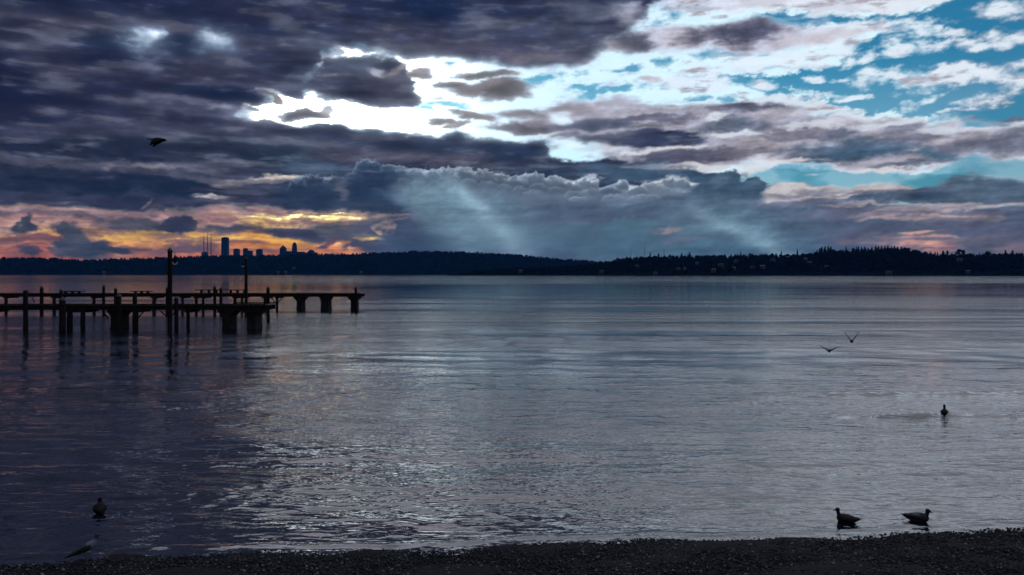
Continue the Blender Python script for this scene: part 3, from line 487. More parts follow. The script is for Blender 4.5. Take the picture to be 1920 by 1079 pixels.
# ---------------------------------------------------------------- LAKE
def shore_y(x): return 13.9 + .09 * x + .10 * np.sin(x * .9) + .05 * np.sin(x * 2.7 + 1)
def lake_material():
    m, N, L, p = mat_new('lake_water')
    p.inputs['Base Color'].default_value = (.003, .006, .014, 1); p.inputs['Roughness'].default_value = .04
    p.inputs['IOR'].default_value = 2.1; p.inputs['Specular IOR Level'].default_value = .5
    tc = N.new('ShaderNodeTexCoord')
    def noise(sx, sy, detail, off):
        mp = N.new('ShaderNodeMapping'); mp.inputs['Scale'].default_value = (1 / sx, 1 / sy, 1); mp.inputs['Location'].default_value = (off, off * .7, 0)
        mp.inputs['Rotation'].default_value = (0, 0, math.radians(off % 7 - 3))
        nz = N.new('ShaderNodeTexNoise'); nz.noise_dimensions = '2D'; nz.inputs['Scale'].default_value = 1; nz.inputs['Detail'].default_value = detail; nz.inputs['Roughness'].default_value = .55
        L.new(tc.outputs['Object'], mp.inputs[0]); L.new(mp.outputs[0], nz.inputs['Vector']); return nz.outputs['Fac']
    def math_(op, a, b):
        n = N.new('ShaderNodeMath'); n.operation = op
        for k, v in enumerate((a, b)):
            if isinstance(v, (int, float)): n.inputs[k].default_value = v
            else: L.new(v, n.inputs[k])
        return n.outputs[0]
    fine = math_('MULTIPLY', noise(.34, .13, 2, 3.0), .023)
    mid = math_('MULTIPLY', noise(1.2, .42, 2, 11.0), .058)
    big = math_('MULTIPLY', noise(7, 2.4, 3, 23.0), .13)
    # wind: ruffled inshore, slick calm belt off the piers, ruffled again towards the far shore
    sep = N.new('ShaderNodeSeparateXYZ'); L.new(tc.outputs['Object'], sep.inputs[0])
    lg = N.new('ShaderNodeMath'); lg.operation = 'LOGARITHM'; lg.inputs[1].default_value = 10
    mxy = math_('MAXIMUM', sep.outputs['Y'], 5.0); L.new(mxy, lg.inputs[0])
    lgn = math_('ADD', lg.outputs[0], math_('MULTIPLY', math_('SUBTRACT', noise(140, 30, 3, 57.0), .5), .45))
    wr = N.new('ShaderNodeValToRGB'); e = wr.color_ramp.elements; e[0].position = .0; e[0].color = (.8,) * 3 + (1,); e[1].position = 1; e[1].color = (1.1,) * 3 + (1,)
    for pos, v in ((.30, .9), (.42, .8), (.50, .5), (.57, .26), (.66, .18), (.72, .34), (.78, 1.2)):
        k = e.new(pos); k.color = (v, v, v, 1)
    wm = N.new('ShaderNodeMapRange'); wm.inputs['From Min'].default_value = 1.0; wm.inputs['From Max'].default_value = 3.2; L.new(lgn, wm.inputs['Value']); L.new(wm.outputs[0], wr.inputs[0])
    patch = N.new('ShaderNodeMapRange'); patch.inputs['From Min'].default_value = .38; patch.inputs['From Max'].default_value = .62; patch.inputs['To Min'].default_value = .3; patch.inputs['To Max'].default_value = 1.3
    L.new(noise(90, 16, 3, 41.0), patch.inputs['Value'])
    h = math_('ADD', math_('ADD', fine, mid), big)
    h = math_('MULTIPLY', h, patch.outputs[0])
    h = math_('MULTIPLY', h, wr.outputs[0])
    b = N.new('ShaderNodeBump'); b.inputs['Strength'].default_value = 1.0; b.inputs['Distance'].default_value = 1.0
    L.new(h, b.inputs['Height']); L.new(b.outputs[0], p.inputs['Normal'])
    return m
def build_lake():
    D = math.radians(37)
    az = np.concatenate([np.linspace(-math.pi, -D, 36, endpoint=False), np.linspace(-D, D, 720), np.linspace(D, math.pi, 37)[1:]])
    yo = np.concatenate([np.linspace(640, 20, 470), 20 * .78 ** np.arange(1, 17)])
    r = EYE * 1483 / yo; r = np.append(r, 15500.0)
    A, Rr = np.meshgrid(az, r)
    X = np.sin(A) * Rr; Y = np.cos(A) * Rr
    dr = np.gradient(r)[:, None] * np.ones_like(A)
    dx = Rr * (2 * D / 720)
    def keep(ly, lx): return np.clip(1.6 - dr / (ly * .30), 0, 1) * np.clip(1.6 - dx / (lx * .3), 0, 1)
    shore = np.clip((Y - shore_y(X)) / 2.5, .2, 1)
    patch = .65 + .7 * np.clip(.5 + fbm(X / 30 + 2, Y / 9, 3, .5, 3.0), 0, 1)
    Xw = X + .25 * fbm(X / 2.5, Y / 1.2, 2, .5, 9.0); Yw = Y + .10 * fbm(X / 1.5, Y / .8, 2, .5, 13.0) + .03 * X
    h = .0195 * (1 - 1.6 * np.abs(perlin(Xw / .95, Yw / .30 + 40))) * keep(.30, .95)
    h += .0155 * perlin(Xw / .55 + 7, Yw / .19) * keep(.19, .55)
    h += .033 * perlin(Xw / 2.1 + 3, Yw / .62 + 90) * keep(.62, 2.1)
    h += .045 * perlin(X / 6 + 3, Y / 1.9 + 9) * keep(1.9, 6)
    h += .030 * perlin(Xw / 1.35 + 31, Yw / .95 + 17) * keep(.95, 1.35) * np.clip((Rr - 18) / 15, 0, 1)
    h += .060 * perlin(X / 2.6 + 61, Y / 2.9 + 27) * keep(2.9, 2.6) * np.clip((Rr - 30) / 25, 0, 1)
    h += .05 * perlin(X / 24 + 5, Y / 6.5 + 1) * keep(6.5, 24)
    h *= patch * shore * np.interp(np.log10(np.clip(Y, 5, None)), [1.5, 1.9, 2.2, 2.55, 2.75], [1, .5, .2, .15, .8])
    # a long low wave and the V of ripples behind the swimming duck
    def ridge(ax, ay, bx, by, w, amp):
        ux, uy = bx - ax, by - ay; LL = ux * ux + uy * uy
        t = np.clip(((X - ax) * ux + (Y - ay) * uy) / LL, 0, 1)
        dd = np.hypot(X - ax - t * ux, (Y - ay - t * uy))
        return amp * np.exp(-(dd / w) ** 2) * (1 + .5 * perlin(X / .8, Y / .8))
    h += ridge(12.6, 31.3, 22, 31.5, .22, .10)
    h += ridge(14.7, 26.9, 12.4, 26.55, .20, .10) + ridge(14.9, 26.9, 17.8, 26.2, .20, .10) + ridge(14.7, 26.7, 12.9, 25.6, .12, .018)
    h += .022 * np.exp(-((Y - shore_y(X) - .38 - .12 * perlin(X / 1.3, Y * 0 + 3)) / .10) ** 2) * (1 + .8 * perlin(X / .5, Y / .3))
    for cx, cy in ((6.55, 15.3), (7.85, 15.3), (-8.2, 15.7), (14.8, 26.9)):
        q = np.hypot(X - cx, Y - cy); h += .006 * np.sin(q * 26) * np.exp(-(q / .55) ** 2)
    h = np.where(Rr > 9000, h * 0, h)
    P = np.stack([X, Y, h], -1).reshape(-1, 3)
    na, nr = len(az), len(r)
    i = np.arange(nr - 1)[:, None] * na + np.arange(na - 1)[None]
    Fq = np.stack([i, i + 1, i + na + 1, i + na], -1).reshape(-1, 4)[:, ::-1]
    o = ob('lake', mesh_from('lake', P, Fq, lake_material(), True)); tag(o, kind='structure')
build_lake()

# ---------------------------------------------------------------- BEACH
M_stone = simple_mat('wet_gravel', (.003, .003, .005), (.010, .010, .014), 30, .9, .01, spec=.15)
def pebble_material():
    m, N, L, p = mat_new('pebble')
    at = N.new('ShaderNodeAttribute'); at.attribute_name = 'tone'
    cr = N.new('ShaderNodeValToRGB'); e = cr.color_ramp.elements
    e[0].color = (.005, .005, .008, 1); e[1].color = (.17, .165, .18, 1)
    for pos, c in ((.5, (.008, .008, .013)), (.74, (.017, .015, .022)), (.9, (.055, .052, .062))):
        k = e.new(pos); k.color = (*c, 1)
    L.new(at.outputs['Fac'], cr.inputs[0]); L.new(cr.outputs[0], p.inputs['Base Color'])
    p.inputs['Roughness'].default_value = .65; p.inputs['Specular IOR Level'].default_value = .15
    return m
def beach_z(X, Y):
    t = shore_y(X) - Y
    z = np.where(t > 0, .10 * t, .10 * t)
    z = z + np.clip((t - 4.5) / 7, 0, 1.2) ** 1.1 * 1.9
    return np.clip(z, -1.2, 3.1)
def build_beach():
    xs = np.concatenate([np.linspace(-60, -12, 16, endpoint=False), np.linspace(-12, 12, 320), np.linspace(12, 60, 17)[1:]])
    ys = np.concatenate([np.linspace(-25, 9, 24, endpoint=False), np.linspace(9, 16, 150), np.linspace(16, 27, 8)[1:]])
    X, Y = np.meshgrid(xs, ys)
    Z = beach_z(X, Y) + .012 * fbm(X / .5, Y / .5, 4, .6, 5.0) + .02 * fbm(X / 2, Y / 1, 2, .5, 8.0)
    n = len(xs); i = np.arange(len(ys) - 1)[:, None] * n + np.arange(n - 1)[None]
    Fq = np.stack([i, i + 1, i + n + 1, i + n], -1).reshape(-1, 4)
    o = ob('beach', mesh_from('beach', np.stack([X, Y, Z], -1).reshape(-1, 3), Fq, M_stone, True)); tag(o, kind='structure')
    # pebbles
    bm = bmesh.new(); bmesh.ops.create_icosphere(bm, subdivisions=1, radius=1.0)
    bv = np.array([v.co[:] for v in bm.verts]); bf = np.array([[v.index for v in f.verts] for f in bm.faces]); bm.free()
    K = 27000
    X = RS.uniform(-9.6, 9.8, K); t = RS.uniform(-.12, 2.9, K) ; Y = shore_y(X) - t
    keep = (Y > 11.2); X, Y, t = X[keep], Y[keep], t[keep]; K = len(X)
    s = .012 + .017 * RS.rand(K) ** 2.0; s *= np.where(RS.rand(K) < .03, 1.5, 1)
    Z = beach_z(X, Y) + s * .25
    rot = RS.rand(K) * 6.283; fl = RS.uniform(.45, .8, K); el = RS.uniform(.6, 1.0, K)
    V = bv[None] * np.stack([np.ones(K), el, fl], -1)[:, None] * s[:, None, None] * (1 + .22 * RS.randn(K, len(bv), 1).clip(-1.5, 1.5) * .5)
    c, sn = np.cos(rot)[:, None], np.sin(rot)[:, None]
    tilt = RS.uniform(-.35, .35, K)[:, None]
    x = V[..., 0] * c - V[..., 1] * sn; y = V[..., 0] * sn + V[..., 1] * c; z = V[..., 2] + x * tilt
    P = np.stack([x + X[:, None], y + Y[:, None], z + Z[:, None]], -1).reshape(-1, 3)
    Fq = (bf[None] + (np.arange(K) * len(bv))[:, None, None]).reshape(-1, 3)
    me = mesh_from('gravel', P, Fq, pebble_material(), True)
    at = me.attributes.new('tone', 'FLOAT', 'POINT'); at.data.foreach_set('value', np.repeat(RS.rand(K), len(bv)).astype(np.float32))
    tag(ob('gravel', me), 'dark wet pebbles covering the shore at the water edge', 'gravel', kind='stuff')
build_beach()

# ---------------------------------------------------------------- HILLS ACROSS THE LAKE
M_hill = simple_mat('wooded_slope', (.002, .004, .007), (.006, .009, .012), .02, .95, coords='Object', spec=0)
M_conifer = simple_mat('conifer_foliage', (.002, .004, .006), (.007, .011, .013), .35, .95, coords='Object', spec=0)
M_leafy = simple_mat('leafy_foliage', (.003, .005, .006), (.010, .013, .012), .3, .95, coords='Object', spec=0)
M_bark = simple_mat('bark', (.03, .024, .02), (.06, .05, .04), 1.0, .9, spec=.1)
RIDGE_R = [(860, 513), (900, 511), (980, 507), (1040, 505), (1080, 503), (1110, 500), (1150, 494), (1180, 489), (1220, 486), (1300, 485), (1400, 484), (1500, 482), (1560, 475), (1600, 476), (1650, 472), (1700, 472), (1730, 478), (1755, 484), (1800, 483), (1850, 483), (2000, 480), (2200, 484), (2600, 490)]
RIDGE_L = [(-700, 488), (-300, 484), (45, 486), (120, 487), (160, 490), (200, 488), (250, 487), (310, 485), (380, 482), (480, 481), (600, 479), (640, 478), (700, 476), (780, 473), (860, 474), (900, 476), (960, 479), (1000, 483), (1050, 487), (1100, 491), (1150, 495), (1250, 500), (1600, 505), (2000, 505)]
def ridge_fn(R):
    u = [math.atan((x - 960) / 1483) for x, y in R]; t = [(514 - y) / 1483 * math.cos(a) for (x, y), a in zip(R, u)]
    return lambda a: np.interp(a, u, t)
rR, rL = ridge_fn(RIDGE_R), ridge_fn(RIDGE_L)
def hill_z(fn, r0, r1, a, r, seed, rough):
    top = EYE + fn(a) * r1
    t = np.clip((r - r0) / (r1 - r0), 0, 1)
    z = top * (1 - (1 - t) ** 1.35) * (.9 + .1 * t)
    n = fbm(a * 60 + seed, r / 260, 4, .5, seed)
    z = z + rough * n * np.sin(t * math.pi) * np.clip(top / 30, 0, 1)
    back = np.clip((r - r1) / (r1 * .25), 0, 1)
    return np.where(r > r1, top - back * top * 1.1, z) - np.where(r <= r0 + 1e-6, 1.0, 0)
def build_hill(name, fn, r0, r1, a0, a1, na, seed, rough):
    az = np.linspace(a0, a1, na); r = np.concatenate([np.linspace(r0, r1, 26), r1 * np.array([1.03, 1.08, 1.15, 1.25])])
    A, R = np.meshgrid(az, r); Z = hill_z(fn, r0, r1, A, R, seed, rough)
    P = np.stack([np.sin(A) * R, np.cos(A) * R, Z], -1).reshape(-1, 3)
    n = len(az); i = np.arange(len(r) - 1)[:, None] * n + np.arange(n - 1)[None]
    Fq = np.stack([i, i + 1, i + n + 1, i + n], -1).reshape(-1, 4)
    o = ob('hills', mesh_from('hills', P, Fq, M_hill, True)); tag(o, kind='structure')
AR = (math.atan((840 - 960) / 1483), math.radians(50)); AL = (math.radians(-50), math.radians(26))
R0R, R1R, R0L, R1L = 2300.0, 2800.0, 4600.0, 5600.0
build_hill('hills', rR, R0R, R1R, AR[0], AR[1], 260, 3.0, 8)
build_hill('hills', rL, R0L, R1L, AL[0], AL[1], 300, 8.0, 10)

def conifer_mesh(seed, tiers=7, sides=7, width=.30, ragged=.3):
    """unit-height conifer: trunk and drooping ragged tiers"""
    rs = np.random.RandomState(seed); bm = bmesh.new()
    loft(bm, [(0, 0, -.05, .022, .022), (0, 0, .5, .014, .014), (rs.uniform(-.01, .01), 0, .97, .004, .004)], 5)
    for k in range(tiers):
        z = .10 + .86 * k / tiers; r = width * .5 * (1 - z) ** .8 * rs.uniform(.8, 1.2) + .012; hgt = 1.7 / tiers * .86 * (1 - .35 * z)
        tip = bm.verts.new((rs.uniform(-.01, .01), rs.uniform(-.01, .01), min(z + hgt, 1.0)))
        ring = []
        for j in range(sides * 2):
            a = j * math.pi / sides + rs.uniform(-.15, .15); rr = r * ((1 + rs.uniform(-ragged, ragged)) if j % 2 else rs.uniform(.45, .7))
            ring.append(bm.verts.new((math.cos(a) * rr, math.sin(a) * rr, z + rs.uniform(-.02, .02) - (.02 if j % 2 else 0))))
        for j in range(len(ring)): bm.faces.new((ring[j], ring[(j + 1) % len(ring)], tip))
    me = bpy.data.meshes.new('conifer'); bm.to_mesh(me); bm.free(); me.materials.append(M_conifer); return me
def leafy_mesh(seed, width=.8, clumps=22):
    rs = np.random.RandomState(seed); bm = bmesh.new()
    loft(bm, [(0, 0, -.05, .03, .03), (0, 0, .45, .02, .02)], 5)
    for k in range(3):
        a = rs.uniform(0, 6.3); loft(bm, [(0, 0, .3, .014, .014), (math.cos(a) * .15 * width, math.sin(a) * .15 * width, .6, .006, .006)], 4)
    for k in range(clumps):
        a, e, q = rs.uniform(0, 6.28), rs.uniform(-.7, 1.5), rs.uniform(.35, 1) ** .5
        c = Vector((math.cos(a) * math.cos(e) * width * .38 * q, math.sin(a) * math.cos(e) * width * .38 * q, .60 + math.sin(e) * .30 * q))
        s = rs.uniform(.07, .15) * (.6 + .4 * width)
        g = bmesh.ops.create_icosphere(bm, subdivisions=1, radius=s, matrix=Matrix.Translation(c))
        for v in g['verts']: v.co = c + (v.co - c) * rs.uniform(.6, 1.35)
    me = bpy.data.meshes.new('leafy'); bm.to_mesh(me); bm.free(); me.materials.append(M_leafy); return me
CON = [conifer_mesh(i, 6 + i % 3, 7, w, .35) for i, w in enumerate((.34, .28, .42, .24, .36, .30))]
LEA = [leafy_mesh(40 + i, w) for i, w in enumerate((.85, .7, 1.0, .6))]
def stand(name, me, a, r, h, base_z, label, group, wide=1.0):
    o = ob(name, me); o.location = (math.sin(a) * r, math.cos(a) * r, base_z)
    o.rotation_euler = (0, 0, random.uniform(0, 6.28)); o.scale = (h * wide, h * wide, h)
    return tag(o, label, 'tree', group)
GT = 'trees standing along the ridge of the wooded shore'
rd = random.Random(3)
LC = 'short conifer filling the gaps just below the nearer ridge top'
LL = 'short rounded tree filling the gaps just below the nearer ridge top'
special = [(1801, 466, 'l', 1.0, 'broad dome-shaped tree, largest round crown on the ridge'), (1408, 474, 'l', .9, 'round-crowned tree at the foot of the second light shaft'),
           (1219, 472, 'c', 1.3, 'wide dark conifer beside the thin mast on the nearer ridge'), (1389, 470, 'c', 1.0, 'tall slim conifer topping a small clump on the mid ridge'),
           (1495, 467, 'c', 1.1, 'lone pointed conifer on the level stretch before the high clump'), (1465, 469, 'c', 1.1, 'pointed conifer above the houses on the level stretch of ridge'),
           (1256, 477, 'l', .8, 'solitary round tree between two conifer groups on the ridge'), (1293, 471, 'c', 1.2, 'conifer with bulky base in the first tall pair on the ridge'),
           (1278, 473, 'c', 1.4, 'broad conifer left of the bulky one in the first tall pair'), (1586, 461, 'c', 1.2, 'dark cone-shaped tree just past the high clump of the ridge')]
for x, y, k, w, lb in special:
    a = math.atan((x - 960) / 1483); r = R1R - 25; gz = EYE + float(rR(a)) * R1R; topz = EYE + (514 - y) / 1483 * math.cos(a) * r
    h = max(topz - gz, 10) + 8
    stand('conifer_tree' if k == 'c' else 'leafy_tree', CON[rd.randrange(6)] if k == 'c' else LEA[0], a, r, h, topz - h, lb, GT, w * (1.1 if k == 'c' else 1.15))
named = [(1159, 483, 'l'), (1166, 483, 'c'), (1175, 481, 'l'), (1182, 480, 'c'), (1194, 479, 'c'), (1229, 480, 'l'), (1235, 474, 'c'), (1290, 475, 'c'), (1304, 479, 'c'), (1310, 477, 'c'), (1323, 478, 'c'), (1330, 479, 'l'), (1345, 479, 'l'), (1351, 479, 'l'), (1371, 476, 'c'), (1378, 475, 'c'), (1383, 474, 'c'), (1397, 478, 'c'),
         (1427, 476, 'l'), (1436, 475, 'l'), (1448, 474, 'l'), (1455, 474, 'c'), (1478, 475, 'l'), (1520, 475, 'l'), (1532, 468, 'c'), (1537, 464, 'c'), (1541, 462, 'c'), (1547, 461, 'c'), (1553, 460, 'c'), (1558, 461, 'c'), (1568, 470, 'l'), (1577, 468, 'c'), (1600, 464, 'l'), (1606, 462, 'c'), (1610, 461, 'c'), (1616, 463, 'c'), (1622, 462, 'c'), (1628, 464, 'c'), (1635, 461, 'c'), (1642, 460, 'c'), (1647, 461, 'c'), (1653, 460, 'c'), (1659, 460, 'c'), (1665, 459, 'c'), (1672, 461, 'c'), (1677, 460, 'c'), (1683, 462, 'c'), (1690, 462, 'c'), (1697, 463, 'l'), (1704, 464, 'l'), (1712, 468, 'c'), (1730, 475, 'l'), (1745, 471, 'c'), (1753, 472, 'c'), (1758, 472, 'c'), (1768, 469, 'c'), (1776, 468, 'c'), (1785, 474, 'c'), (1792, 474, 'c'), (1820, 474, 'c')]
x = 1836
while x < 1990: named.append((x, 472 + rd.uniform(-4, 5), rd.choice('ccl'))); x += rd.uniform(5, 12)
ZN = [(1200, 'at the rising start of the nearer ridge'), (1262, 'around the masts on the nearer ridge'), (1315, 'in the first tall pair of clumps on the ridge'), (1362, 'in the low run after the first clumps on the ridge'), (1402, 'in the small clump before the round-crowned tree'), (1500, 'on the level stretch of ridge above the houses'), (1565, 'in the high clump half way along the ridge'), (1630, 'at the near end of the long tall row on the ridge'), (1680, 'in the middle of the long tall row on the ridge'), (1716, 'at the far end of the long tall row on the ridge'), (1796, 'in the spaced group before the dome-shaped tree'), (9999, 'beyond the dome-shaped tree on the ridge')]
def zone(x, k):
    w = next(t for lim, t in ZN if x < lim)
    return ('dark pointed conifer ' if k == 'c' else 'dark rounded leafy tree ') + w, 'trees ' + w
for x, y, k in named:
    a = math.atan((x - 960) / 1483); r = R1R + rd.uniform(-40, 15); topz = EYE + (514 - y) / 1483 * math.cos(a) * r; gz = EYE + float(rR(a)) * R1R
    h = max(topz - gz, 9) + rd.uniform(4, 10)
    zl, zg = zone(x, k)
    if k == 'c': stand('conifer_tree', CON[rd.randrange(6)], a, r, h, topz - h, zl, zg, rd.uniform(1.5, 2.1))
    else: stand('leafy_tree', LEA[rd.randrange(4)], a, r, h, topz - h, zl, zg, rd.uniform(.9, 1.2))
for i in range(70):               # lower fill along the skyline and out along the point
    x = rd.uniform(905, 1150) if i < 32 else rd.uniform(1150, 1960)
    a = math.atan((x - 960) / 1483); r = R1R - rd.uniform(0, 60); gz = float(hill_z(rR, R0R, R1R, np.array(a), np.array(r), 3.0, 8))
    hh = rd.uniform(9, 17)
    if rd.random() < .6: stand('conifer_tree', CON[rd.randrange(6)], a, r, hh * 1.1, gz - 1, *((LC, GT) if i >= 32 else ('small dark conifer on the low point reaching out from the nearer shore', 'trees on the low point')))
    else: stand('leafy_tree', LEA[rd.randrange(4)], a, r, hh * .85, gz - 1, *((LL, GT) if i >= 32 else ('small rounded tree on the low point reaching out from the nearer shore', 'trees on the low point')))

def forest(name, fn, r0, r1, a0, a1, seed, rough, K, hmin, hmax, label, dens=None):
    """a wood that reads as one mass: thousands of small crowns joined into one mesh"""
    rs = np.random.RandomState(int(seed) + 77); a = rs.uniform(a0, a1, K); t = rs.rand(K) ** .75; r = r0 + 15 + (r1 - r0 - 10) * t
    z = hill_z(fn, r0, r1, a, r, seed, rough); h = rs.uniform(hmin, hmax, K) * np.clip(z / 12, .35, 1)
    ns = 5; k = np.arange(ns)
    con = rs.rand(K) < .55
    w = h * np.where(con, rs.uniform(.16, .24, K), rs.uniform(.35, .55, K))
    ang = k[None] * 2 * np.pi / ns + rs.rand(K, 1) * 6
    def ring(f, zz): 
        rr = w[:, None] * f[:, None] * rs.uniform(.75, 1.25, (K, ns))
        return np.stack([np.cos(ang) * rr, np.sin(ang) * rr, np.repeat((h * zz)[:, None], ns, 1) + rs.uniform(-.05, .05, (K, ns)) * h[:, None]], -1)
    lo = ring(np.where(con, 1.0, .6), np.where(con, .08, .12)); mi = ring(np.where(con, .62, 1.0), np.where(con, .5, .55)); tip = np.stack([np.zeros(K), np.zeros(K), h], -1)[:, None]
    V = np.concatenate([lo, mi, tip], 1); C = np.stack([np.sin(a) * r, np.cos(a) * r, z - 1.0], -1)[:, None]; V = (V + C)
    f = []
    for j in range(ns):
        q = (j + 1) % ns; f += [(j, q, ns + q), (j, ns + q, ns + j), (ns + j, ns + q, 2 * ns)]
    Fq = (np.array(f)[None] + (np.arange(K) * (2 * ns + 1))[:, None, None]).reshape(-1, 3)
    tag(ob(name, mesh_from(name, V.reshape(-1, 3), Fq, M_conifer)), label, 'woodland', kind='stuff')
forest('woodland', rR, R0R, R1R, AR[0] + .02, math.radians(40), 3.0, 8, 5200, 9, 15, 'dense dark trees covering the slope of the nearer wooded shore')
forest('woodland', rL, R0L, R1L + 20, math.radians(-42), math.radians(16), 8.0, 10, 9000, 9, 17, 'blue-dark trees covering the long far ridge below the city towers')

# houses among the trees
M_wall = simple_mat('house_wall', (.025, .025, .035), (.055, .055, .065), .5, .8); M_roof = simple_mat('house_roof', (.05, .05, .06), (.10, .10, .11), .8, .7); M_win = simple_mat('window_glass', (.02, .03, .04), (.05, .06, .08), 1, .15)
def house_proto(w, d, h, gable=True):
    root = empty('house', (0, 0, 0)); bm = bmesh.new(); box(bm, -w / 2, w / 2, -d / 2, d / 2, -6, h); bm_ob('wall', bm, M_wall, root)
    bm = bmesh.new(); e = .6; rz = h + (2.6 if gable else 1.0)
    v = [bm.verts.new(c) for c in ((-w / 2 - e, -d / 2 - e, h + .01), (w / 2 + e, -d / 2 - e, h + .01), (w / 2 + e, d / 2 + e, h + .01), (-w / 2 - e, d / 2 + e, h + .01), (-w / 2 - (e if gable else -w * .25), 0, rz), (w / 2 + (e if gable else -w * .25), 0, rz))]
    for f in ((0, 1, 5, 4), (2, 3, 4, 5), (1, 2, 5), (3, 0, 4), (3, 2, 1, 0)): bm.faces.new([v[i] for i in f])
    bm_ob('roof', bm, M_roof, root)
    for i in range(3):
        bm = bmesh.new(); x0 = -w * .36 + i * w * .27; box(bm, x0, x0 + w * .17, -d / 2 - .12, -d / 2 + .02, h * .35, h * .78); bm_ob('window', bm, M_win, root)
    return root
def copy_tree(o, parent=None):
    c = o.copy(); link(c, parent)
    for ch in list(o.children): copy_tree(ch, c)
    return c
H1, H2 = house_proto(16, 11, 6.5), house_proto(22, 12, 8, False)
spots = [(1307, 493, 'pale house below the round tree'), (1272, 503, 'pale house low on the slope under the first tall pair of conifers'), (1284, 503, 'long pale house next to the one under the first tall pair of conifers'), (1376, 502, 'wide pale house low on the slope beneath the small conifer clump'), (1380, 489, 'grey house high on the slope beneath the small conifer clump'), (1338, 506, 'small pale house close above the water'), (1194, 498, 'dim house half way up the start of the nearer slope'), (1128, 509, 'bright tiny house near the water where the nearer slope begins'), (1449, 488, 'grey wide house under the ridge beside the pointed conifer'), (1430, 500, 'pale house mid-slope below the flat roofed one'), (1411, 500, 'pale house at the same height, just before the mid-slope one'), (1510, 486, 'grey house near the ridge past the lone conifer'), (1518, 493, 'light house just below the grey one past the lone conifer'), (1478, 483, 'low house on the ridge line beside a round tree'), (1815, 508, 'low pale house by the water under the dome-shaped tree'), (1799, 487, 'pale house high under the dome-shaped tree'), (1667, 511, 'pale boathouse at the waterline under the tall conifer row'), (1229, 511, 'small white boathouse at the waterline under the mast'), (976, 508, 'single lit-looking white house on the low wooded point'), (1352, 497, 'dim grey house between the two conifer groups on the slope'), (1550, 499, 'faint house in the trees under the high clump')]
rd2 = random.Random(8)
for i, (x, y, lb) in enumerate(spots):
    o = (H1 if i == 0 else H2 if i == 1 else copy_tree(rd2.choice((H1, H2))))
    a = math.atan((x - 960) / 1483); tt = np.linspace(R0R + 5, R1R - 5, 60)
    zz = hill_z(rR, R0R, R1R, np.full(60, a), tt, 3.0, 8); tang = (zz + 12 - EYE) / tt * 1483 / math.cos(a)
    j = int(np.argmin(np.abs(514 - tang - (y - 2)))); r = tt[j] - 8
    o.location = (math.sin(a) * r, math.cos(a) * r, zz[j] + 5.5); s = rd2.uniform(.5, .8); o.scale = (s, s, s); o.rotation_euler = (0, 0, -a + rd2.uniform(-.35, .35))
    tag(o, lb, 'house', 'houses scattered on the nearer wooded shore')

for x, lb in ((195, 'tiny pale building at the foot of the far ridge shoreward of the tallest pole'), (522, 'tiny white building at the far waterline below the pyramid-roofed tower'), (536, 'tiny pale building next to the white one at the far waterline'), (551, 'tiny grey building slightly higher on the far shore below the round tower'), (677, 'tiny white building alone at the far waterline past the pier end'), (884, 'tiny pale building at the far waterline below the first light shaft')):
    o = copy_tree(H1); a = math.atan((x - 960) / 1483); r = R0L + (40 if x != 551 else 160); z = float(hill_z(rL, R0L, R1L, np.array(a), np.array(r), 8.0, 10)) + (4 if x != 551 else 9)
    o.location = (math.sin(a) * r, math.cos(a) * r, z); o.scale = (.95, .95, .95); o.rotation_euler = (0, 0, -a); tag(o, lb, 'house', 'small buildings on the far shore')

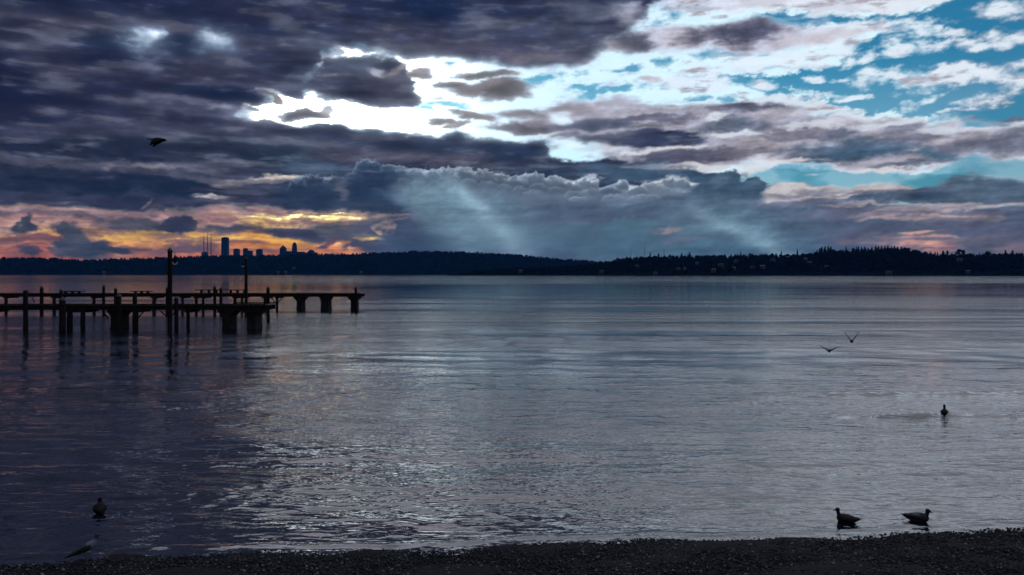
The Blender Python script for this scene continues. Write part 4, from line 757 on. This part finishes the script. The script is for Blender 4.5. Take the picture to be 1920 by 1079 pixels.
# ---------------------------------------------------------------- CITY TOWERS AND MASTS BEYOND THE RIDGE
M_tower = simple_mat('tower_facade', (.006, .009, .016), (.012, .016, .026), .02, .6, spec=.1); M_mast = simple_mat('mast_steel', (.05, .05, .055), (.09, .09, .1), .05, .6)
DT = 9000.0
def tower(name, label, blocks, shape='flat', cat='skyscraper'):
    x0 = min(b_[0] for b_ in blocks); x1 = max(b_[1] for b_ in blocks); cx = (x0 + x1) / 2
    ox, oy, _ = px(cx, 514, DT); root = empty(name, (ox, oy, 0), 0, label, cat, 'towers of the city skyline beyond the ridge')
    for i, (a, b_, t) in enumerate(blocks):
        X0, _, Z = px(a, t, DT); X1 = px(b_, t, DT)[0]; X0 -= ox; X1 -= ox; w = X1 - X0; dp = min(w, 60) * .9
        bm = bmesh.new()
        if shape == 'round' and i == 0:
            secs = [(0, 1.0), (.80, 1.0), (.88, .92), (.94, .76), (.98, .5), (1.0, .2)]
            rings = [[bm.verts.new(((X0 + X1) / 2 + math.cos(k * math.pi / 8) * w / 2 * q, math.sin(k * math.pi / 8) * dp / 2 * q, Z * z_)) for k in range(16)] for z_, q in secs]
            for A_, B_ in zip(rings, rings[1:]):
                for k in range(16): bm.faces.new((A_[k], A_[(k + 1) % 16], B_[(k + 1) % 16], B_[k]))
            bm.faces.new(rings[-1])
        elif shape == 'point' and i == 0:
            sh = px(a, t + 6, DT)[2]; box(bm, X0, X1, -dp / 2, dp / 2, 0, sh)
            bm_ob('block', bm, M_tower, root); bm = bmesh.new(); m_ = (X0 + X1) / 2
            box(bm, X0 + 1, X1 - 1, -dp / 2 + 1, dp / 2 - 1, sh, Z, (m_ - 1, m_ + 1, -1, 1)); bm_ob('roof', bm, M_tower, root); continue
        elif shape == 'dome' and i == 0:
            sh = px(a, t + 4, DT)[2]; box(bm, X0, X1, -dp / 2, dp / 2, 0, sh); bm_ob('block', bm, M_tower, root); bm = bmesh.new(); m_ = (X0 + X1) / 2
            rings = [[bm.verts.new((m_ + math.cos(k * math.pi / 8) * w / 2 * .9 * math.cos(e), math.sin(k * math.pi / 8) * dp / 2 * .9 * math.cos(e), sh + (Z - sh) * math.sin(e))) for k in range(16)] for e in (0, .5, 1.0, 1.45)]
            for A_, B_ in zip(rings, rings[1:]):
                for k in range(16): bm.faces.new((A_[k], A_[(k + 1) % 16], B_[(k + 1) % 16], B_[k]))
            bm.faces.new(rings[-1]); bm_ob('roof', bm, M_tower, root); continue
        else:
            box(bm, X0, X1, -dp / 2 + i * 2, dp / 2 + i * 2, 0, Z)
        bm_ob('block', bm, M_tower, root)
        if shape == 'flat':
            bm = bmesh.new(); box(bm, X0 + w * .2, X1 - w * .2, -dp * .2, dp * .2, Z, Z + 5); bm_ob('roof_plant', bm, M_tower, root)
tower('skyscraper', 'tallest dark tower of the skyline with a lower shoulder', [(416.6, 428.2, 445.8), (415, 418, 458)])
tower('office_tower', 'low square tower next after the tallest one', [(439, 448.6, 467.5)])
tower('office_tower', 'twin block of uneven heights in the middle of the towers', [(456.6, 464.4, 466.5), (464, 473, 471)])
tower('office_tower', 'square tower standing alone beside the gap in the skyline', [(481.5, 491.6, 468)])
tower('office_tower', 'tower with a pyramid roof', [(525.6, 536.4, 460)], 'point')
tower('skyscraper', 'second tallest tower with a rounded top', [(547.4, 557.2, 454.6), (537, 547.5, 471.5), (557, 571, 472.5)], 'round')
tower('domed_building', 'low building with a dome at the end of the skyline', [(577, 590, 468.5), (572, 595, 474)], 'dome', 'building')
tower('office_building', 'low building at the foot of the three masts', [(379.5, 389, 473.5)], cat='building')
def mast(x, ytop, dist, base_y, w, label, group):
    ox, oy, zt = px(x, ytop, dist); zb = px(x, base_y, dist)[2] - 20
    bm = bmesh.new(); n = 14
    for sx, sy in ((-1, -1), (1, -1), (1, 1), (-1, 1)):
        loft(bm, [(sx * w, sy * w, zb, w * .28, w * .28), (sx * w * .5, sy * w * .5, zb + (zt - zb) * .7, w * .22, w * .22), (0, 0, zt, w * .12, w * .12)], 4)
    root = empty('radio_mast', (ox, oy, 0), 0, label, 'mast', group); bm_ob('leg_frame', bm, M_mast, root)
    bm = bmesh.new()
    for k in range(n):
        f = k / n; z = zb + (zt - zb) * .7 * f; q = w * (1 - .5 * f)
        box(bm, -q, q, -q, q, z, z + w * .25)
    o = bm_ob('cross_bracing', bm, M_mast, root); o['kind'] = 'stuff'
    bm = bmesh.new(); loft(bm, [(0, 0, zt - (zt - zb) * .12, w * .35, w * .35), (0, 0, zt + 4, w * .1, w * .1)], 6); bm_ob('antenna', bm, M_mast, root)
for x, yt, lb in ((382.2, 437, 'thin radio mast nearest the long orange cloud, first of the three by the towers'), (388.9, 434, 'tallest thin radio mast, middle of the three by the towers'), (395.8, 438, 'thin radio mast closest to the tallest tower')):
    mast(x, yt, DT - 300, 478, 4.5, lb, 'three radio masts by the city towers')
for x, yt, lb in ((1183, 463, 'faint radio mast, first of three above the nearer ridge'), (1209, 457, 'tallest faint radio mast beside the wide conifer'), (1245, 463, 'faint radio mast next to the solitary round tree')):
    mast(x, yt, 6200, 486, 2.0, lb, 'faint masts above the nearer ridge')

# ---------------------------------------------------------------- THE OLD PIERS
M_wood = simple_mat('weathered_timber', (.005, .005, .006), (.020, .017, .018), 3, .9, .02, (1, 1, .15), spec=.1)
M_plank = simple_mat('deck_boards', (.015, .014, .016), (.05, .046, .05), 5, .8, .01, (.3, 3, 1), spec=.25)
M_conc = simple_mat('stained_concrete', (.006, .006, .008), (.026, .024, .026), 1.5, .9, .02, spec=.1)
M_cap = simple_mat('pile_cap_metal', (.015, .016, .02), (.045, .045, .05), 6, .6, metal=.3)
def sx_(x, d): return (x - 960.0) / 1483.0 * d
def piling(x, ytop, wpx, d, label, group='timber pilings standing by the piers', capped=True, lean=0.0):
    X, Y, Z = px(x, ytop, d); r = wpx / 1483 * d / 2; rs = random.Random(int(x * 7 + ytop))
    root = empty('piling', (X, Y, 0), 0, label, 'piling', group)
    bm = bmesh.new(); ch = r * 1.5 if capped else .05
    secs = [(0, 0, -2.2, r * 1.02, r * 1.02)]
    for k in range(7):
        t = k / 6; z = .0 + (Z - ch) * t; secs.append((rs.uniform(-.03, .03) * r + lean * t, rs.uniform(-.03, .03) * r, z, r * (1.03 - .06 * t) * rs.uniform(.96, 1.04), r * (1.03 - .06 * t)))
    loft(bm, secs, 12); bm_ob('shaft', bm, M_wood, root, True)
    bm = bmesh.new()
    if capped: loft(bm, [(lean, 0, Z - ch - .02, r * 1.1, r * 1.1), (lean, 0, Z - ch + .06, r * 1.12, r * 1.12), (lean, 0, Z - ch * .45, r * .66, r * .66), (lean, 0, Z, r * .12, r * .12)], 12)
    else: loft(bm, [(lean, 0, Z - .07, r * 1.03, r * 1.03), (lean, 0, Z, r * .85, r * .85)], 12)
    bm_ob('cap', bm, M_cap if capped else M_wood, root)
    bm = bmesh.new()
    for zz in (.15, .32): loft(bm, [(0, 0, zz, r * 1.12, r * 1.12), (0, 0, zz + .07, r * 1.12, r * 1.12)], 12)
    o = bm_ob('weed_collar', bm, M_wood, root); o['kind'] = 'stuff'
    return root
def walkway(label, d, x0, x1, ztop, depth, beam_h, supports, posts):
    X0, X1 = sx_(x0, d), sx_(x1, d); root = empty('pier', (X1, d, 0), 0, label, 'pier'); rs = random.Random(int(d))
    def L(x): return x - X1
    bm = bmesh.new(); x = X0; 
    while x < X1 - .05:
        w = .17; dz = rs.uniform(-.008, .010); e = rs.uniform(-.04, .05)
        box(bm, L(x), L(min(x + w - .012, X1)), -.05 - e, depth + e, ztop - .06 + dz, ztop + dz); x += w
    o = bm_ob('deck_boards', bm, M_plank, root); o['kind'] = 'stuff'
    for yy in (0.02, depth / 2 - .1, depth - .22):
        bm = bmesh.new(); box(bm, L(X0), L(X1 - .08), yy, yy + .2, ztop - .09 - beam_h, ztop - .075); bm_ob('stringer', bm, M_wood, root)
    bm = bmesh.new(); box(bm, L(X0), L(X1 - .3), -.045, .015, ztop + .012, ztop + .10); bm_ob('edge_rail', bm, M_wood, root)
    zb = ztop - .1 - beam_h
    for (sx, cw, sw, kind) in supports:          # centre px, cap width px, stem width px
        c = L(sx_(sx, d)); cw2 = cw / 1483 * d / 2; sw2 = sw / 1483 * d / 2
        if kind == 'T':
            bm = bmesh.new(); box(bm, c - cw2, c + cw2, .05, depth - .05, zb - .22, zb - .005); bm_ob('pier_cap', bm, M_conc, root)
            bm = bmesh.new(); box(bm, c - sw2 * 1.02, c + sw2 * 1.02, .1, depth - .1, zb - .55, zb - .225, (c - cw2 * .86, c + cw2 * .86, .1, depth - .1)); bm_ob('bracket', bm, M_conc, root)
            bm = bmesh.new(); box(bm, c - sw2, c + sw2, .12, depth - .12, .25, zb - .555, jit=.02); bm_ob('pier_stem', bm, M_conc, root)
            bm = bmesh.new(); box(bm, c - sw2 * 1.55, c + sw2 * 1.45, 0, depth, -1.5, .245, (c - sw2 * 1.1, c + sw2 * 1.05, .1, depth - .1), jit=.02); bm_ob('footing', bm, M_conc, root)
        else:
            for yy in (.18,):
                bm = bmesh.new(); loft(bm, [(c, yy, -1.5, sw2, sw2), (c + rs.uniform(-.03, .03), yy, .6, sw2 * .97, sw2 * .97), (c, yy, zb - .005, sw2 * .93, sw2 * .93)], 10); bm_ob('support_post', bm, M_wood, root, True)
            bm = bmesh.new(); box(bm, c - sw2 * 1.7, c + sw2 * 1.7, .03, depth - .03, zb - .20, zb - .008); bm_ob('cross_beam', bm, M_wood, root)
    for (p0, p1) in posts:                        # sloping braces between supports
        a, b_ = L(sx_(p0, d)), L(sx_(p1, d)); bm = bmesh.new(); loft(bm, [(a, .06, zb - .06, .06, .06), (b_, .06, zb - .8, .06, .06)], 6); bm_ob('brace', bm, M_wood, root)
    return root
near = walkway('nearer low timber pier with heavy concrete stems under its outer end', 68.5, -420, 504, 2.12, 2.2, .36,
        [(422, 30, 13, 'T'), (470, 30, 15, 'T'), (351, 9, 6.5, 'P'), (252.5, 16, 11, 'P'), (213, 27, 14, 'T'), (153.5, 14, 9, 'P'), (129, 14, 11, 'P'), (-20, 12, 9, 'P'), (-100, 30, 18, 'T'), (-200, 14, 9, 'P'), (-300, 14, 9, 'P')], [(300, 318), (330, 316), (270, 256), (192, 203)])
far = walkway('farther timber pier ending in open water on spread concrete stems', 107.5, -520, 679, 2.12, 2.4, .34,
        [(560, 20, 9, 'T'), (608, 20, 13.5, 'T'), (662, 21, 9, 'T'), (519, 7, 5, 'P'), (497, 12, 8, 'P'), (453, 7, 5, 'P'), (440, 7, 6, 'P'), (380, 6, 5, 'P'), (367, 6, 5.5, 'P'), (341, 6, 5, 'P'), (288, 9, 7, 'P'), (175, 8, 6, 'P'), (100, 8, 6, 'P'), (10, 8, 6, 'P'), (-60, 8, 6, 'P'), (-140, 16, 9, 'T'), (-240, 8, 6, 'P')], [(530, 521), (508, 516), (295, 289), (60, 64)])
bm = bmesh.new(); box(bm, sx_(440, 84), sx_(524, 84), 0, .12, .0, .12); o = bm_ob('mooring_timber', bm, M_wood); o.location = (0, 83.68, 1.68); tag(o, 'thin horizontal timber fixed to the capped piling past the nearer pier end', 'timber')
def table(xa, xb, ytop, yb, d, legs, label):
    X0, X1 = sx_(xa, d), sx_(xb, d); Zt = px(0, ytop, d)[2]; zd = 2.13; c = (X0 + X1) / 2
    root = empty('bench', (c, d + 1.0, zd), 0, label, 'bench', 'low bench tables standing on the farther pier'); h = Zt - zd
    bm = bmesh.new(); box(bm, X0 - c, X1 - c, -.35, -.02, h - .10, h, jit=.01); bm_ob('board', bm, M_wood, root)
    bm = bmesh.new(); box(bm, X0 - c + .1, X1 - c - .05, .0, .33, h - .10, h, jit=.01); bm_ob('board', bm, M_wood, root)
    for k in range(legs):
        f = (k + .5) / legs; xx = (X0 - c) + (X1 - X0) * (.08 + .84 * f); bm = bmesh.new(); box(bm, xx - .08, xx + .08, -.25, .25, 0, h - .105); bm_ob('leg', bm, M_wood, root)
    return root
table(105, 151, 546.2, 551, 107, 3, 'low dark bench on the farther pier behind the thick capped piling')
table(238, 280, 546.2, 551, 107, 3, 'low dark bench on the farther pier between the short pilings and the tallest pole')
table(361, 412, 543.6, 551, 107, 3, 'long raised bench on the farther pier behind the two short pilings')
table(418, 463, 543.6, 551, 107, 3, 'long raised bench on the farther pier ending at the second tall pole')
for x, yt, lb in ((187.5, 537, 'thin upright metal rod on the farther pier beside a piling'), (85.6, 538, 'thin upright metal rod on the farther pier near its left part')):
    X, Y, Z = px(x, yt, 107.3); bm = bmesh.new(); loft(bm, [(0, 0, 2.12, .035, .035), (0, 0, Z, .03, .03)], 6); loft(bm, [(0, 0, 2.12, .09, .09), (0, 0, 2.18, .09, .09)], 8)
    o = bm_ob('metal_rod', bm, M_cap); o.location = (X, Y + 1, 0); tag(o, lb, 'rod')
piling(318.6, 464.6, 8.6, 64, 'tallest thick black pole rising far above the nearer pier', 'tall poles')
piling(461.5, 481.5, 5.6, 99, 'second tall pole, slimmer, rising behind the nearer pier', 'tall poles')
for x, yt, w, d, lb, c in ((78, 535.7, 6.4, 107, 'capped piling standing well above the farther pier near its shoreward part', 1), (194.3, 534, 5.2, 106.8, 'slim capped piling beside the thin rod on the farther pier', 1), (216.8, 539, 5.8, 106.8, 'short piling right next to the slim capped one', 1), (402.6, 535, 5.6, 106, 'first of two close pilings by the long raised benches', 1), (414.2, 538, 5.6, 106, 'slightly lower of two close pilings by the long raised benches', 1),
                      (667.3, 537, 5.0, 107, 'piling at the outer end of the farther pier', 1), (114.5, 541.7, 5.6, 106.8, 'stubby piling beside the low bench', 1), (313.2, 538, 5.0, 98, 'short piling half hidden beside the tallest pole', 1), (48, 545, 8.4, 67.8, 'thick piling close to where the nearer pier leaves the view', 0), (117, 556, 11.4, 67.3, 'thickest low piling in front of the nearer pier', 1), (223, 550, 9.0, 67.9, 'low thick piling standing at the wide concrete stem', 1), (330.6, 555, 7.6, 67.2, 'low capped piling just beside the tallest pole', 1), (252.8, 551, 8.0, 71.2, 'square-headed piling behind the nearer pier', 0), (502.6, 537, 6.5, 84, 'capped piling beyond the outer end of the nearer pier', 1)):
    piling(x, yt, w, d, lb, capped=bool(c))
# lamps hung from the tall poles
M_pale = simple_mat('pale_enamel', (.45, .47, .5), (.62, .63, .66), 8, .35)
def pole_lamp(x, y, d, side, s, label):
    X, Y, Z = px(x, y, d); root = empty('pole_lamp', (X, Y, Z), 0, label, 'lamp', 'lamps hanging from the tall poles')
    bm = bmesh.new(); loft(bm, [(-side * .32 * s, 0, .62 * s, .025, .025), (-side * .12 * s, 0, .72 * s, .022, .022), (0, 0, .62 * s, .02, .02), (0, 0, .4 * s, .02, .02)], 6); bm_ob('arm', bm, M_wood, root)
    bm = bmesh.new(); loft(bm, [(0, 0, .42 * s, .05 * s, .05 * s), (0, 0, .30 * s, .10 * s, .10 * s), (0, 0, .02 * s, .15 * s, .15 * s), (0, 0, -.06 * s, .06 * s, .06 * s)], 12); bm_ob('housing', bm, M_wood, root, True)
    bm = bmesh.new(); secs = [(math.cos(t) * .19 * s, 0, math.sin(t) * .19 * s - .08 * s, (.022 + .016 * abs(math.sin(t))) * s, (.022 + .016 * abs(math.sin(t))) * s) for t in np.linspace(math.pi * 1.02, math.pi * 1.98, 12)]
    loft(bm, secs, 8); bm_ob('rim', bm, M_pale, root, True)
pole_lamp(328.2, 489.5, 64, 1, 1.05, 'dark lamp with a pale curved rim beside the tallest pole')
pole_lamp(455.6, 497, 99, -1, .9, 'small lamp with a pale rim beside the second tall pole')

# ---------------------------------------------------------------- BIRDS
def plumage(name, spots, base, rough=.7):
    """feather colours in soft patches set by position on the body: (centre, radius, colour)"""
    m, N, L, p = mat_new(name); tc = N.new('ShaderNodeTexCoord'); nz = N.new('ShaderNodeTexNoise'); nz.inputs['Scale'].default_value = 38; nz.inputs['Detail'].default_value = 4
    L.new(tc.outputs['Object'], nz.inputs['Vector']); cur = None
    b0 = N.new('ShaderNodeMixRGB'); b0.inputs[1].default_value = (*[c * .6 for c in base], 1); b0.inputs[2].default_value = (*[c * 1.5 for c in base], 1); L.new(nz.outputs['Fac'], b0.inputs[0]); cur = b0.outputs[0]
    for c, r, col in spots:
        d = N.new('ShaderNodeVectorMath'); d.operation = 'DISTANCE'; d.inputs[1].default_value = c; L.new(tc.outputs['Object'], d.inputs[0])
        ad = N.new('ShaderNodeMath'); ad.operation = 'MULTIPLY_ADD'; L.new(nz.outputs['Fac'], ad.inputs[0]); ad.inputs[1].default_value = .03; L.new(d.outputs['Value'], ad.inputs[2])
        mr = N.new('ShaderNodeMapRange'); mr.inputs['From Min'].default_value = r; mr.inputs['From Max'].default_value = r * .82; L.new(ad.outputs[0], mr.inputs['Value'])
        mx = N.new('ShaderNodeMixRGB'); mx.inputs[2].default_value = (*col, 1); L.new(mr.outputs[0], mx.inputs[0]); L.new(cur, mx.inputs[1]); cur = mx.outputs[0]
    L.new(cur, p.inputs['Base Color']); p.inputs['Roughness'].default_value = rough; p.inputs['Specular IOR Level'].default_value = .25
    return m
M_bill = simple_mat('bill', (.02, .016, .008), (.04, .03, .014), 20, .6); M_eye = simple_mat('eye', (.004, .004, .004), (.01, .01, .01), 20, .1); M_leg = simple_mat('bird_leg', (.08, .05, .03), (.14, .09, .05), 20, .5)
M_hen = plumage('hen_plumage', [((.0, 0, .12), .12, (.022, .018, .018))], (.014, .011, .012)); M_black = plumage('dark_plumage', [], (.0025, .0025, .004), .95)
M_drake = plumage('drake_plumage', [((-.02, 0, .06), .17, (.12, .12, .14)), ((.20, 0, .10), .10, (.008, .006, .006)), ((.185, 0, .165), .030, (.45, .45, .45)), ((.215, 0, .29), .10, (.008, .016, .012)), ((-.24, 0, .09), .06, (.012, .012, .012))], (.02, .018, .02))
M_wingg = plumage('wing_plumage', [], (.014, .013, .015)); M_winge = plumage('hen_wing', [], (.02, .017, .016))
M_gull = plumage('gull_plumage', [((.10, 0, .26), .13, (.13, .15, .20)), ((.16, 0, .39), .055, (.025, .027, .04))], (.04, .045, .06)); M_gullwing = plumage('gull_wing', [((-.22, 0, .08), .08, (.006, .006, .008))], (.012, .013, .018))
def duck(loc, rz, s, label, body_m, wing_m, neck=1.0, raised=0.0, group='ducks on the lake'):
    """floating duck, bill towards +X, waterline at z = 0"""
    root = empty('duck', loc, rz, label, 'duck', group); root.scale = (s, s, s); rz_ = raised
    bm = bmesh.new()
    loft(bm, [(-.31, 0, .108 + rz_, .012, .006), (-.27, 0, .100 + rz_ * .9, .036, .022), (-.21, 0, .090 + rz_ * .6, .064, .052), (-.13, 0, .085 + rz_ * .3, .094, .086), (-.02, 0, .084, .122, .112), (.09, 0, .082, .120, .116), (.17, 0, .09, .094, .098), (.215, 0, .095, .045, .048), (.235, 0, .10, .015, .018)], 16)
    nz = neck
    loft(bm, [(.13, 0, .09, .075, .065), (.170, 0, .14, .056, .056), (.188, 0, .155 + .04 * nz, .043, .044), (.196, 0, .155 + .08 * nz, .038, .040), (.205, 0, .155 + .115 * nz, .040, .042)], 12)
    hz = .165 + .14 * nz
    loft(bm, [(.158, 0, hz - .005, .014, .014), (.175, 0, hz, .040, .040), (.208, 0, hz + .004, .047, .049), (.24, 0, hz - .006, .037, .037), (.264, 0, hz - .018, .020, .018)], 14)
    fuse(bm_ob('body', bm, body_m, root, True), .009)
    bm = bmesh.new(); loft(bm, [(.245, 0, hz - .014, .017, .016), (.275, 0, hz - .022, .017, .010), (.300, 0, hz - .027, .019, .006), (.318, 0, hz - .029, .012, .004)], 10); bm_ob('bill', bm, M_bill, root, True)
    for sd in (-1, 1):
        bm = bmesh.new(); loft(bm, [(.10, sd * .108, .095, .010, .02), (.04, sd * .121, .095, .014, .052), (-.06, sd * .113, .105 + rz_ * .2, .014, .050), (-.16, sd * .074, .108 + rz_ * .5, .012, .030), (-.24, sd * .030, .128 + rz_ * .9, .008, .010), (-.27, sd * .016, .134 + rz_, .003, .003)], 10); bm_ob('wing', bm, wing_m, root, True)
        bm = bmesh.new(); bmesh.ops.create_icosphere(bm, subdivisions=2, radius=.006, matrix=Matrix.Translation((.222, sd * .043, hz + .010))); bm_ob('eye', bm, M_eye, root, True)
    bm = bmesh.new(); loft(bm, [(-.235, 0, .115 + rz_ * .8, .04, .008), (-.30, 0, .128 + rz_, .030, .005), (-.345, 0, .135 + rz_, .008, .003)], 8); bm_ob('tail', bm, wing_m, root, True)
    return root
def on_water(x, y): d = EYE * 1483 / (y - 514); return (sx_(x, d), d, 0)
p1 = on_water(1588, 979.5); duck((p1[0], p1[1], .0), math.radians(180 - 26), .80, 'brown duck floating side-on with raised neck just off the pebbles', M_hen, M_winge, .82, .0)
p2 = on_water(1720, 977.5); duck((p2[0], p2[1], .0), math.radians(-25), .87, 'drake with pale flank floating side-on beside the brown duck', M_drake, M_wingg, .62, .0)
p3 = on_water(1771, 778); duck((p3[0], p3[1], .0), math.radians(63), .95, 'small dark duck swimming away and trailing ripples', M_black, M_black, .85)
p4 = on_water(187, 962); duck((p4[0], p4[1], -.0), math.radians(116), .95, 'black duck seen from behind on the dark water beyond the gull', M_black, M_black, .45)

def gull(loc, rz, s, label):
    root = empty('gull', loc, rz, label, 'gull'); root.scale = (s, s, s); bm = bmesh.new()
    loft(bm, [(-.26, 0, .10, .012, .005), (-.20, 0, .125, .032, .016), (-.12, 0, .155, .058, .042), (-.02, 0, .195, .075, .068), (.07, 0, .235, .074, .074), (.125, 0, .275, .056, .058), (.150, 0, .315, .040, .040), (.158, 0, .350, .034, .034), (.162, 0, .385, .036, .036), (.166, 0, .415, .026, .024), (.168, 0, .428, .010, .010)], 16)
    fuse(bm_ob('body', bm, M_gull, root, True), .009)
    bm = bmesh.new(); loft(bm, [(.190, 0, .385, .012, .014), (.220, 0, .380, .009, .011), (.245, 0, .372, .004, .007)], 8); bm_ob('bill', bm, M_bill, root, True)
    for sd in (-1, 1):
        bm = bmesh.new(); loft(bm, [(.08, sd * .068, .25, .010, .022), (.02, sd * .082, .215, .014, .046), (-.08, sd * .074, .175, .013, .044), (-.18, sd * .044, .13, .010, .026), (-.28, sd * .016, .085, .006, .010), (-.33, sd * .004, .065, .002, .003)], 10); bm_ob('wing', bm, M_gullwing, root, True)
        bm = bmesh.new(); loft(bm, [(-.01, sd * .032, .15, .012, .012), (0, sd * .034, .07, .006, .006), (.0, sd * .034, .005, .006, .006)], 8); loft(bm, [(-.005, sd * .034, .004, .006, .004), (.045, sd * .038, .004, .018, .003)], 6); bm_ob('leg', bm, M_leg, root, True)
        bm = bmesh.new(); bmesh.ops.create_icosphere(bm, subdivisions=2, radius=.006, matrix=Matrix.Translation((.178, sd * .0335, .398))); bm_ob('eye', bm, M_eye, root, True)
    return root
gx, gy, _ = on_water(161, 1050); gz = float(beach_z(np.array(gx), np.array(gy))); gull((gx, gy - .0, max(gz, -.02)), math.radians(24), 1.0, 'white-chested gull standing in the shallows at the pebble edge')

def flyer(name, loc, rz, s, label, mat, cat, tips, group, body_tilt=0.0):
    """bird on the wing, bill towards +X; tips: per wing a list of (x, y, z, half chord, half thickness)"""
    root = empty(name, loc, rz, label, cat, group); root.scale = (s, s, s); bm = bmesh.new()
    loft(bm, [(-.20, 0, .0, .03, .006), (-.15, 0, .002, .034, .016), (-.09, 0, .004, .056, .050), (.0, 0, .0, .074, .072), (.08, 0, .005, .066, .064), (.14, 0, .014, .046, .046), (.18, 0, .020, .044, .044), (.21, 0, .020, .034, .032), (.228, 0, .016, .014, .014)], 14)
    fuse(bm_ob('body', bm, mat, root, True), .010)
    bm = bmesh.new(); loft(bm, [(.215, 0, .019, .012, .012), (.245, 0, .014, .008, .007), (.275, 0, .006, .002, .002)], 8); bm_ob('bill', bm, M_bill if cat != 'crow' else M_black, root, True)
    bm = bmesh.new(); loft(bm, [(-.13, 0, .004, .034, .022), (-.20, 0, .0, .036, .016), (-.285, 0, -.006, .044, .011), (-.315, 0, -.008, .030, .006)], 8); bm_ob('tail', bm, mat, root)
    for T in tips:
        bm = bmesh.new(); rings = []
        for (x, y, z, c, th) in T:
            rings.append([bm.verts.new(Vector((x + c * u, y, z + th * w))) for u, w in ((1, 0), (.6, 1), (-.2, .8), (-1, 0), (-.2, -.5), (.6, -.8))])
        for A_, B_ in zip(rings, rings[1:]):
            for k in range(6): bm.faces.new((A_[k], A_[(k + 1) % 6], B_[(k + 1) % 6], B_[k]))
        bm.faces.new(rings[0][::-1]); bm.faces.new(rings[-1]); bm_ob('wing', bm, mat, root, True)
    return root
def wingV(sd, tipy, tipz): return [(.04, sd * .03, .02, .085, .042), (.05, sd * tipy * .3, tipz * .22, .085, .036), (.04, sd * tipy * .62, tipz * .55, .070, .028), (-.01, sd * tipy * .86, tipz * .86, .045, .020), (-.06, sd * tipy, tipz, .012, .009)]
GF = 'two birds flying low over the water'
X, Y, Z = px(1555, 658.5, 43); flyer('flying_duck', (X, Y, Z), math.radians(68), 1.15, 'small dark bird skimming the water with wings spread in a shallow V', M_black, 'bird', [wingV(1, .40, .24), wingV(-1, .41, .22)], GF)
X, Y, Z = px(1596.8, 640.5, 43); flyer('flying_duck', (X, Y, Z), math.radians(67), 1.25, 'dark bird over the water with wings raised steeply in a V', M_black, 'bird', [wingV(1, .29, .43), wingV(-1, .30, .43)], GF)
X, Y, Z = px(296, 263, 18)
def wingD(sd, dx): return [(.0, sd * .03, .035, .095, .022), (.0, sd * .10, .0, .105, .016), (-.04, sd * .16, -.06, .085, .012), (-.07 + dx, sd * .20, -.115, .055, .009), (-.105 + dx, sd * .21, -.165, .030, .006), (-.135 + dx, sd * .21, -.20, .012, .004)]
crow = flyer('flying_crow', (X, Y, Z), math.radians(-4), .80, 'black crow crossing the cloudy sky with wings beating downward', M_black, 'crow', [wingD(-1, .0), wingD(1, -.06)], None)
crow.rotation_euler = (math.radians(3), math.radians(6), math.radians(6))

# ---------------------------------------------------------------- HAZE
HAZE = 2.0e-5
if HAZE:
    bm = bmesh.new(); box(bm, -16000, 16000, -200, 15800, -3.0, 520)
    m = bpy.data.materials.new('haze_air'); m.use_nodes = True; N, L = m.node_tree.nodes, m.node_tree.links; N.clear()
    out = N.new('ShaderNodeOutputMaterial'); vol = N.new('ShaderNodeVolumePrincipled'); vol.inputs['Color'].default_value = (.04, .33, 1.0, 1); vol.inputs['Density'].default_value = HAZE
    L.new(vol.outputs[0], out.inputs['Volume']); tag(bm_ob('haze', bm, m), kind='stuff')
